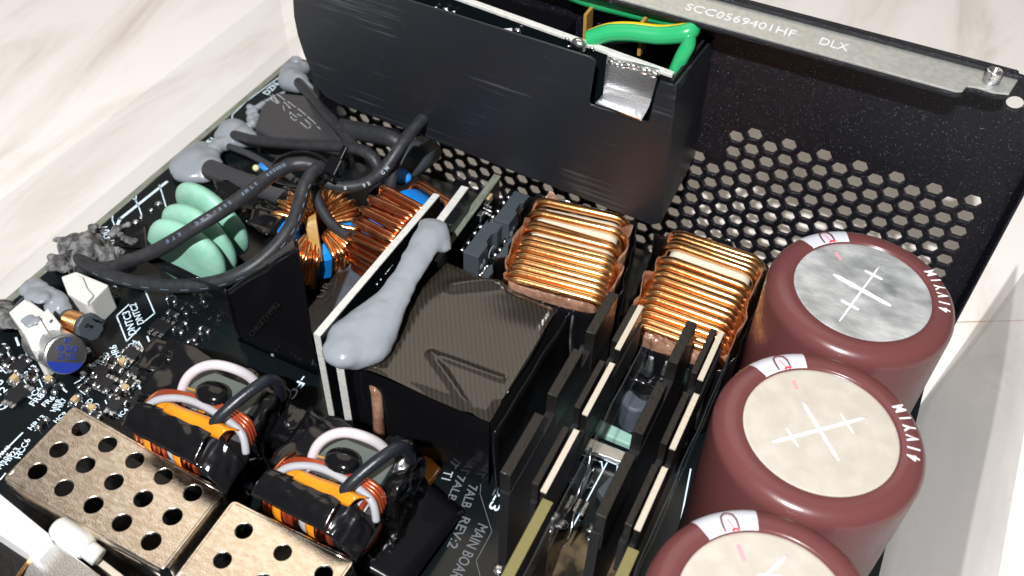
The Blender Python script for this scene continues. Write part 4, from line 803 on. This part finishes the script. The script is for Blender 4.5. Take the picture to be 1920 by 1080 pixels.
# ------------------------------------------------------------------ upright module board with grey relays next to the pale-edged boards
t = thing('relay_board', 'upright board with a greenish sawn edge carrying grey moulded blocks, left of the first coil', 'circuit board', P(905, 420, ZB))
zr = -2.3; A_, B_ = P(933, 328, zr), P(878, 408, zr); n = V(.06, 0, 0)
obj('board', MB().prism([A_-n, A_+n, B_+V(0, -1.6, 0)+n, B_+V(0, -1.6, 0)-n], (0, 0, ZB-zr)), 'pcb', t)
obj('sawn_edge', MB().prism([A_-n*1.5+V(0, 0, .003), A_+n*1.5+V(0, 0, .003), B_+n*1.5+V(0, -1.6, .003), B_-n*1.5+V(0, -1.6, .003)], (0, 0, -.03)), 'pcb_edge', t)
for k, (px, py, l, hgt, zz, dx) in enumerate(((906, 446, 1.25, 1.2, -2.6, .0), (960, 388, 1.15, 1.2, -2.5, .0), (962, 462, 1.0, 1.1, -2.95, 0), (925, 512, .5, 1.0, -3.2, 0))):
    c = P(px, py, zz); b = obj('relay_block', MB().prism([(c.x-.2, c.y-l/2, zz), (c.x+.2, c.y-l/2, zz), (c.x+.2, c.y-l*.12, zz), (c.x+.11, c.y-.03, zz), (c.x+.11, c.y+l*.2, zz), (c.x+.2, c.y+l*.27, zz), (c.x+.2, c.y+l/2, zz), (c.x-.2, c.y+l/2, zz)][::-1], (0, 0, -hgt)), 'ic', t, bevel=.02)
    for j in range(4): q = obj('solder_lug', MB().ball((c.x-.27, c.y-l/2+.1+j*l/4, zz-.12-.05*(j % 2)), .075, (1, 1, 1.6)), 'solder', b, smooth=True); q.location = -loc_of(b)
    text_between(('G5', 'G5', 'G5', 'G')[k], V(c.x+.205, c.y-l/2+.08, zz-.5), V(c.x+.205, c.y-l/2+.34, zz-.42), (1, 0, 0), 'silk_dim', t, .14)
    obj('round_mark', MB().tube([V(c.x+.207, c.y+.05+.16*math.cos(a/2.6), zz-.42+.16*math.sin(a/2.6)) for a in range(14)], .01, 5), 'silk_dim', t)
    obj('side_plate', MB().box((c.x-.30, c.y, zz-hgt/2-.02), (.03, l*1.15, hgt)), 'gloss_black', t)
for px, py in ((905, 385), (893, 405), (908, 372)): c = P(px+8, py, -2.5); obj('small_component', MB().box(tuple(c), (.14, .22, .2)), 'ceramic' if py == 372 else 'solder', t, bevel=.03)
for k in range(4): c = P(912+k*1, 378+k*8, -2.55); obj('pin', MB().tube([c+V(-.1, 0, .02), c+V(.12, 0, -.02)], .035, 6), 'solder', t)

# ------------------------------------------------------------------ two small tape-wrapped transformers
def small_tr(dx, dy, label, seed, zo=0.0, wiggle=1):
    def Q(x, y, z): return P(x+dx, y+dy, z+zo)
    t = thing('wrapped_transformer', label, 'transformer', Q(395, 790, ZB), 'small taped transformers')
    c = Q(418, 772, -3.3)
    obj('tape_wrap', crumple((c.x-.1, c.y-.15, -3.30), (2.15, 1.35, 2.0), .02, 22, .11, 1.5, seed), 'tape', t, smooth=True)
    for (x, y, z, d, sd) in ((322, 706, -3.2, (.9, .8, 1.3), 3), (492, 792, -2.95, (.7, 1.2, 1.6), 6)):
        c2 = Q(x, y, z); obj('tape_fold', crumple(tuple(c2), d, .1, 16, .16, 1.8, seed+sd), 'tape', t, smooth=True)
    f = Q(405, 745, -2.1); obj('ferrite_core', MB().box((f.x+.12, f.y+.05, f.z-.1), (1.35, .8, .4), .04), 'ferrite', t, bevel=.03)
    obj('core_label', MB().tube([Q(352, 728, -1.98), Q(372, 734, -1.95), Q(412, 768, -1.95)], .03, 6), 'dkbrown', t)
    g = Q(398, 738, -1.86); obj('black_resin', MB().ball((g.x, g.y, g.z), .30, (1.15, .9, .55)), 'gloss_black', t, smooth=True)
    # bobbin with stripes of wire and tape, axis along x
    c = Q(366, 816, -2.78); rb = .60; L = 1.95
    Mx = Matrix(((0, 0, 1, c.x), (1, 0, 0, c.y), (0, 1, 0, c.z), (0, 0, 0, 1)))
    obj('bobbin', MB().lathe([(.6, -L/2), (rb-.06, -L/2), (rb-.06, L/2), (.6, L/2)], seg=48, M4=Mx), 'paper', t, smooth=False)
    x = -L/2+.08; k = 0; rnd = random.Random(seed); kinds = ['w', 'w', 'o', 'w', 'w', 'w', 'p', 'o', 'w', 'w', 'w', 'b', 'p', 'w', 'w', 'p', 'o', 'w', 'p', 'w']
    for kd in kinds:
        if x > L/2-.05: break
        if kd == 'w':
            tl = rnd.uniform(-.05, .05); obj('wire_turn', MB().tube([Mx @ V((rb-.01)*math.cos(a*math.pi/16), (rb-.01)*math.sin(a*math.pi/16), x+tl*math.sin(a*math.pi/16)) for a in range(32)], .052, 8, closed=True), 'copper_red' if rnd.random() < .35 else 'copper_dk', t, smooth=True); x += .115
        else:
            wd = {'o': .17, 'p': .13, 'b': .14}[kd]; rr = rb+(.05 if kd == 'o' else .01)
            mb = MB().grid(lambda u, v: Mx @ V(*(lambda a, r: (r*math.cos(a), r*math.sin(a), x+wd*(v-.5)+.05*math.sin(a*2)+wd/2))(u*2*math.pi, rr+.02*math.sin(u*40)*v)), 48, 3)
            obj({'o': 'kapton_band', 'p': 'paper_band', 'b': 'black_band'}[kd], mb, {'o': 'orange', 'p': 'paper', 'b': 'wireblack'}[kd], t, smooth=True, solid=.02); x += wd+.03
    # ring of paper and brown wire leading round to the core
    for k in range(5):
        pts = smoothpath([Q(262+k*5, 775-k*7, -2.35), Q(295+k*4, 750-k*4, -2.05), Q(345+k*3, 748-k*2, -1.95), Q(395, 768-k*4, -1.9), Q(450+k*3, 808-k*6, -1.95), Q(462+k*4, 850-k*8, -2.3)], 6)
        obj('lead_wire' if k else 'paper_strip', MB().tube(pts, .048 if k else .075, 8), 'copper_red' if k else 'paper', t, smooth=True)
    q = [Q(*s) for s in ((305, 772, -1.92), (330, 758, -1.88), (448, 806, -1.85), (410, 824, -1.88))]
    obj('kapton_band', MB().grid(lambda u, v: lerpq((q[0], q[3], q[2], q[1]), u, v)+V(0, 0, .12*math.sin(math.pi*v)+.02*math.sin(u*7+v*4)), 24, 8), 'orange', t, smooth=True, solid=.03)
    # band of glossy tape across the top, folded down at its right end
    b = [Q(*s) for s in ((226, 800, -2.25), (262, 752, -1.95), (402, 806, -1.85), (364, 872, -2.05))]
    obj('tape_band', MB().grid(lambda u, v: lerpq(b, v, u) if 0 else b[0].lerp(b[3], u).lerp(b[1].lerp(b[2], u), v)+V(0, 0, .10*math.sin(math.pi*v)+.035*nz((u*5, v*4, seed), 1.5)), 30, 14), 'tape', t, smooth=True, solid=.02)
    b2 = [Q(*s) for s in ((364, 872, -2.05), (402, 806, -1.85), (458, 868, -2.3), (424, 930, -2.6))]
    obj('tape_band', MB().grid(lambda u, v: b2[0].lerp(b2[3], u).lerp(b2[1].lerp(b2[2], u), v)+V(0, 0, .04*nz((u*4, v*3, seed+2), 1.5)+.1*math.sin(math.pi*u)), 20, 10), 'tape', t, smooth=True, solid=.02)
    obj('white_lead', MB().tube(smoothpath([Q(343, 762, -2.4), Q(341, 735, -2.1), Q(352, 708, -1.8), Q(375, 690, -1.6), Q(405, 684, -1.5), Q(440, 692, -1.55), Q(470, 708, -1.8), Q(492, 735, -2.2)], 8), .098, 14), 'wirewhite', t, smooth=True)
    obj('black_lead', MB().tube(smoothpath([Q(388, 812, -2.0), Q(412, 782, -1.7), Q(450, 748, -1.5), Q(485, 722, -1.42), Q(508, 712, -1.5), Q(522, 722, -1.8), Q(526, 745, -2.4)], 8), .115, 14), 'wireblack', t, smooth=True)
    return t
small_tr(0, 0, 'taped transformer with white wire loop beside the first perforated cover, upper left one', 3)
small_tr(244, 127, 'taped transformer with white wire loop directly below the large striped transformer', 8)
kt = patch('kapton_strip', [(772, 850, ZB+.03), (800, 850, ZB+.03), (828, 880, ZB+.03), (806, 912, ZB+.03)], 'orange', None, amp=.02); tag(kt, 'amber tape strip lying on the board right of the lower small transformer', 'tape strip')
tag(patch('dark_tape_sheet', [(560, 1000, -3.4), (800, 905, -3.6), (870, 960, -4.1), (760, 1110, -3.9)], 'filmblk', None, amp=.04), 'dark film lying in front of the lower small transformer at the bottom', 'film')
q = [P(x, y, ZB+.006) for x, y in ((800, 930), (850, 945), (820, 1010), (770, 1000))]; obj('grey_patch', MB().prism(q, (0, 0, .01)), 'ferrite', pcb)
text_between('HCVIgD', P(802, 1006, ZB+.3), P(762, 1078, ZB+.3), UP, 'silk_dim', pcb, .2)

# ------------------------------------------------------------------ nickel perforated covers
def shield(label, corners, holes, z, sides, r=.155):
    cs = [P(x, y, z) for x, y in corners]; t = thing('perforated_cover', label, 'metal cover', ((cs[0]+cs[2])/2-V(0, 0, z-ZB)), 'nickel perforated covers')
    def rounded(pts, rd=.10):
        out = []
        for i, q in enumerate(pts):
            a, b = pts[i-1], pts[(i+1) % len(pts)]; u, v = (a-q).normalized(), (b-q).normalized()
            for k in range(4): s = k/3; out.append(((q+u*rd*(1-s)).lerp(q+v*rd*s, .5+0*s) if 0 else (q+u*rd)*(1-s)**2+q*2*s*(1-s)+(q+v*rd)*s*s))
        return out
    pts = [[(q.x, q.y) for q in rounded(cs)]]
    hs = [P(x, y, z) for x, y in holes]
    for h in hs: pts.append([(h.x+(r+.02)*math.cos(a*math.pi/14), h.y+(r+.02)*math.sin(a*math.pi/14)) for a in range(28)])
    me = sheet(pts, .06, 'perforated_sheet', .015)
    for v in me.vertices: x, y, zz = v.co; v.co = (x, zz, z-.03+y)
    obj('perforated_sheet', me, 'nickel', t)
    for i, dpt in sides:
        a, b = cs[i], cs[(i+1) % 4]; n = V((b-a).y, -(b-a).x, 0).normalized()
        if n.dot(a-(cs[0]+cs[2])/2) < 0: n = -n
        d = (b-a).normalized(); pr = [(0, 0), (.05, -.02), (.085, -.07), (.09, -.14), (.09, -dpt)]
        obj('folded_side', MB().grid(lambda u, v: (a+d*.08).lerp(b-d*.08, u)+n*(pr[int(round(v*4))][0]-.05)+V(0, 0, pr[int(round(v*4))][1]-.012), 8, 4), 'nickel', t, smooth=True, solid=.035)
    for sx in (0, 2): obj('foot', MB().box((cs[sx].x+(.2 if sx == 0 else -.2), cs[sx].y+(-.3 if sx == 0 else .3), (z-.3+ZB)/2), (.12, .12, z-.3-ZB)), 'nickel', t)
    return t
H8 = [(455, 250), (330, 370), (210, 490), (605, 340), (480, 455), (360, 585), (758, 430), (640, 550), (525, 680), (920, 520), (805, 645), (685, 780), (1085, 612), (970, 745), (850, 885)]
shield('tan nickel perforated cover with fifteen round holes, left of the pair', [(138, 762), (420, 922), (306, 1068), (6, 898)], [(x/3, 720+y/3) for x, y in H8], -2.75, ((0, .9), (1, 1.1), (2, .55), (3, .9)), .165)
shield('second tan nickel perforated cover at the bottom of the photo', [(437, 938), (664, 1052), (560, 1200), (322, 1090)], [(457, 995), (530, 1036), (607, 1076), (417, 1050), (492, 1092), (567, 1132)], -2.55, ((0, .9), (1, 1.1), (3, .9)), .145)
# bright can, nylon post and strips at the lower left
t = thing('bright_shield_can', 'mirror-bright metal can at the lower left edge, lamp glare painted on as near-white', 'metal can', P(30, 985, ZB))
obj('can_body', MB().prism([P(*q, -2.6) for q in ((-30, 900), (92, 1000), (58, 1040), (-40, 975))], (0, 0, -1.3)), mat('flash_glare_metal', (.95, .95, .95), .55, .4), t, bevel=.05)  # glare of the flash put into the near-white metal colour
obj('dark_strip', MB().prism([P(*q, -3.1) for q in ((-10, 1000), (60, 1040), (30, 1100), (-20, 1090))], (0, 0, -.8)), 'fin', t)
t = thing('heat_plate', 'polished dark metal plate at the bottom left corner under the nylon post', 'metal plate', P(80, 1060, ZB))
obj('plate', MB().prism([P(*q, -2.9) for q in ((58, 1042), (98, 1010), (190, 1080), (170, 1140), (30, 1110))], (0, 0, -.1)), 'bright', t, bevel=.03)
obj('lower_strip', MB().prism([P(*q, -3.3) for q in ((168, 1045), (182, 1040), (240, 1085), (220, 1095))], (0, 0, -.1)), 'ivory', t, bevel=.02)
obj('copper_edge', MB().tube([P(30, 1085, -2.88), P(58, 1046, -2.88)], .03, 6), 'copper', t)
t = thing('nylon_post', 'milky white nylon post beside the first perforated cover', 'post', P(140, 1030, ZB))
a, b = P(105, 985, -2.75), P(165, 1030, -2.95); d = (b-a).normalized(); 
obj('cap', MB().tube([a-d*.02, a+d*.05, a+d*.3, b-d*.1, b, b+d*.02], [.14, .215, .235, .235, .20, .16], 24), 'white', t, smooth=True)
obj('stem', MB().tube([b-d*.05, b+d*.25], .17, 18), 'white', t, smooth=True)

# ------------------------------------------------------------------ white connectors, little coil and aluminium capacitor at the left
t = thing('white_connector', 'white plastic connector half smeared with grey silicone at the left edge', 'connector', P(60, 620, ZB))
def cC(x, y): return (x*220/1080, 500+y*220/1080)
def prism_px(name, pts, z1, z0, m, parent, bevel=.02): return obj(name, MB().prism([P(*q, z1) for q in pts], (0, 0, z0-z1)), m, parent, bevel=bevel)
prism_px('housing', [cC(*q) for q in ((75, 415), (240, 280), (560, 525), (555, 570), (330, 775), (290, 770), (215, 610))], -3.35, ZB, 'white', t, .04)
prism_px('front_block', [cC(*q) for q in ((218, 590), (440, 375), (562, 530), (552, 575), (335, 775), (290, 765))], -3.15, -3.5, 'white', t, .03)
prism_px('rib', [cC(*q) for q in ((300, 435), (330, 420), (440, 600), (405, 615))], -3.08, -3.3, 'white', t, .01)
prism_px('slot', [cC(*q) for q in ((455, 500), (480, 480), (490, 500), (462, 524))], -3.146, -3.2, 'ic', t, 0)
prism_px('recess', [cC(*q) for q in ((100, 385), (200, 285), (225, 280), (92, 410))], -3.34, -3.5, 'ic', t, 0)
tag(blob('silicone_smear', [(tuple(P(*cC(x, y), z)), r, (1, 1, s)) for x, y, z, r, s in ((300, 190, -3.5, .26, .6), (260, 210, -3.45, .22, .6), (350, 210, -3.4, .25, .55), (420, 250, -3.4, .25, .55), (480, 290, -3.5, .27, .55), (520, 340, -3.5, .28, .55), (560, 390, -3.6, .25, .6), (570, 430, -3.7, .20, .6), (380, 290, -3.3, .2, .4), (300, 260, -3.3, .2, .4), (480, 370, -3.5, .2, .5), (240, 500, -3.15, .13, .4), (280, 480, -3.12, .14, .4), (320, 500, -3.10, .13, .4), (260, 530, -3.12, .12, .4))], 'glue', vox=.035, amp=.10, smooth_it=3),
    'grey silicone smeared over the white connector', 'silicone')
tag(blob('silicone_smear', [(tuple(P(*cC(x, y), z)), r, (1, 1, s)) for x, y, z, r, s in ((10, 400, -3.9, .30, .6), (40, 440, -3.8, .3, .6), (10, 480, -3.7, .3, .6), (60, 500, -3.6, .22, .6), (30, 380, -4, .25, .5), (110, 540, -3.6, .14, .5), (150, 560, -3.6, .1, .5))], 'glue_dk', vox=.035, amp=.16, smooth_it=2),
    'dusty grey silicone at the left border of the photo', 'silicone')
random.seed(11)
tag(blob('silicone_crust', [(tuple(P(150+random.gauss(0, 1)*26+random.gauss(0, 1)*8, 470-random.gauss(0, 1)*14, -3.95+random.uniform(-.15, .2))), random.uniform(.10, .26), (1, 1, .7)) for _ in range(46)] + [(tuple(P(x, y, -3.9)), .16, (1, 1, .7)) for x, y in ((112, 490), (122, 505), (135, 520), (148, 530), (160, 545), (170, 440), (185, 450), (190, 470), (205, 485), (215, 492), (100, 500), (175, 425))], 'glue_dk', vox=.035, amp=.22, smooth_it=1),
    'rough dusty silicone crust where the two long black cables leave the board', 'silicone')
tag(blob('silicone_crust', [(tuple(P(x, y, z)), r, (1, 1, .8)) for x, y, z, r in ((218, 428, -2.85, .12), (226, 440, -2.8, .10), (232, 446, -2.78, .09), (239, 450, -2.75, .08), (247, 452, -2.75, .07), (212, 438, -2.9, .10), (254, 451, -2.75, .06), (230, 424, -2.85, .06), (240, 421, -2.85, .05))], 'glue_dk', vox=.03, amp=.12, smooth_it=1),
    'small crust of dusty silicone on the corner of the black insulation screen', 'silicone')
t = thing('white_connector', 'white plastic connector under the rough silicone crust below the cable ends', 'connector', P(165, 535, ZB))
prism_px('housing', [cC(*q) for q in ((560, 90), (700, 40), (1000, 165), (830, 335), (780, 340), (620, 245))], -3.5, ZB, 'white', t, .04)
prism_px('latch', [cC(*q) for q in ((700, 60), (760, 90), (800, 190), (860, 260), (800, 325), (735, 210))], -3.42, -3.6, 'white', t, .03)
t = thing('drum_inductor', 'small drum inductor with bright copper wire and a black square-cornered end', 'coil', P(155, 600, ZB))
a, b = P(*cC(640, 500), -3.7), P(*cC(810, 555), -3.45); d = (b-a).normalized()
obj('rear_flange', MB().tube([a-d*.06, a+d*.03], .27, 20), 'ic', t, bevel=.02); obj('front_flange', MB().tube([b-d*.05, b+d*.12], [.335, .335], 8), 'ic', t, bevel=.05, seg=3)
L = (b-a).length
for k in range(9):
    q = a+d*(.06+k*(L-.14)/8.5); u_ = d.orthogonal().normalized(); w_ = d.cross(u_)
    obj('wire_turn', MB().tube([q+u_*.235*math.cos(s*math.pi/10)+w_*.235*math.sin(s*math.pi/10) for s in range(20)], .028, 6, closed=True), 'copper', t, smooth=True)
u_ = V(0, 1, 0); q = b+d*.13; text_between('151', q+V(-.1, -.2, -.1), q+V(.1, .16, .1), d, 'gloss_black', t, .16)
t = thing('aluminium_capacitor', 'short silvery capacitor with a blue segment and blue print on its end', 'capacitor', P(105, 660, ZB))
a, b = P(*cC(430, 700), -3.85), P(*cC(610, 810), -3.25); d = (b-a).normalized(); r = .44
obj('can', MB().tube([a-d*.3, b-d*.06, b-d*.02, b, b+d*.01], [r, r, r*.97, r*.90, .001], 48), 'alu', t, smooth=False, bevel=.0)
u_ = V(0, 0, 1)-d*d.z; u_.normalize(); s_ = d.cross(u_)
dn = (P(*cC(620, 900), -3.3)-P(*cC(610, 810), -3.25)); dn = (dn-d*dn.dot(d)).normalized(); sd = d.cross(dn)
seg = [b+d*.014+(dn*math.cos(x)+sd*math.sin(x))*r*.93 for x in [(-1.15+2.3*k/16) for k in range(17)]]
obj('blue_segment', MB().prism(seg, d*.004), 'bluep', t)
for i, s in enumerate(('F', '820', '25')):
    o_ = b+d*.016+dn*(-.24+i*.17); text_between(s, o_+sd*(-.2 if i else -.08)*1, o_+sd*(.2 if i else .05), d, 'bluep', t, .13)
t = thing('small_electronic_part', 'small glossy brown glass part between the connector and the drum inductor', 'diode', P(188, 562, ZB))
obj('body', MB().tube([P(178, 555, -3.9), P(190, 572, -3.9)], .15, 14), 'copper_red', t, smooth=True, bevel=.03)
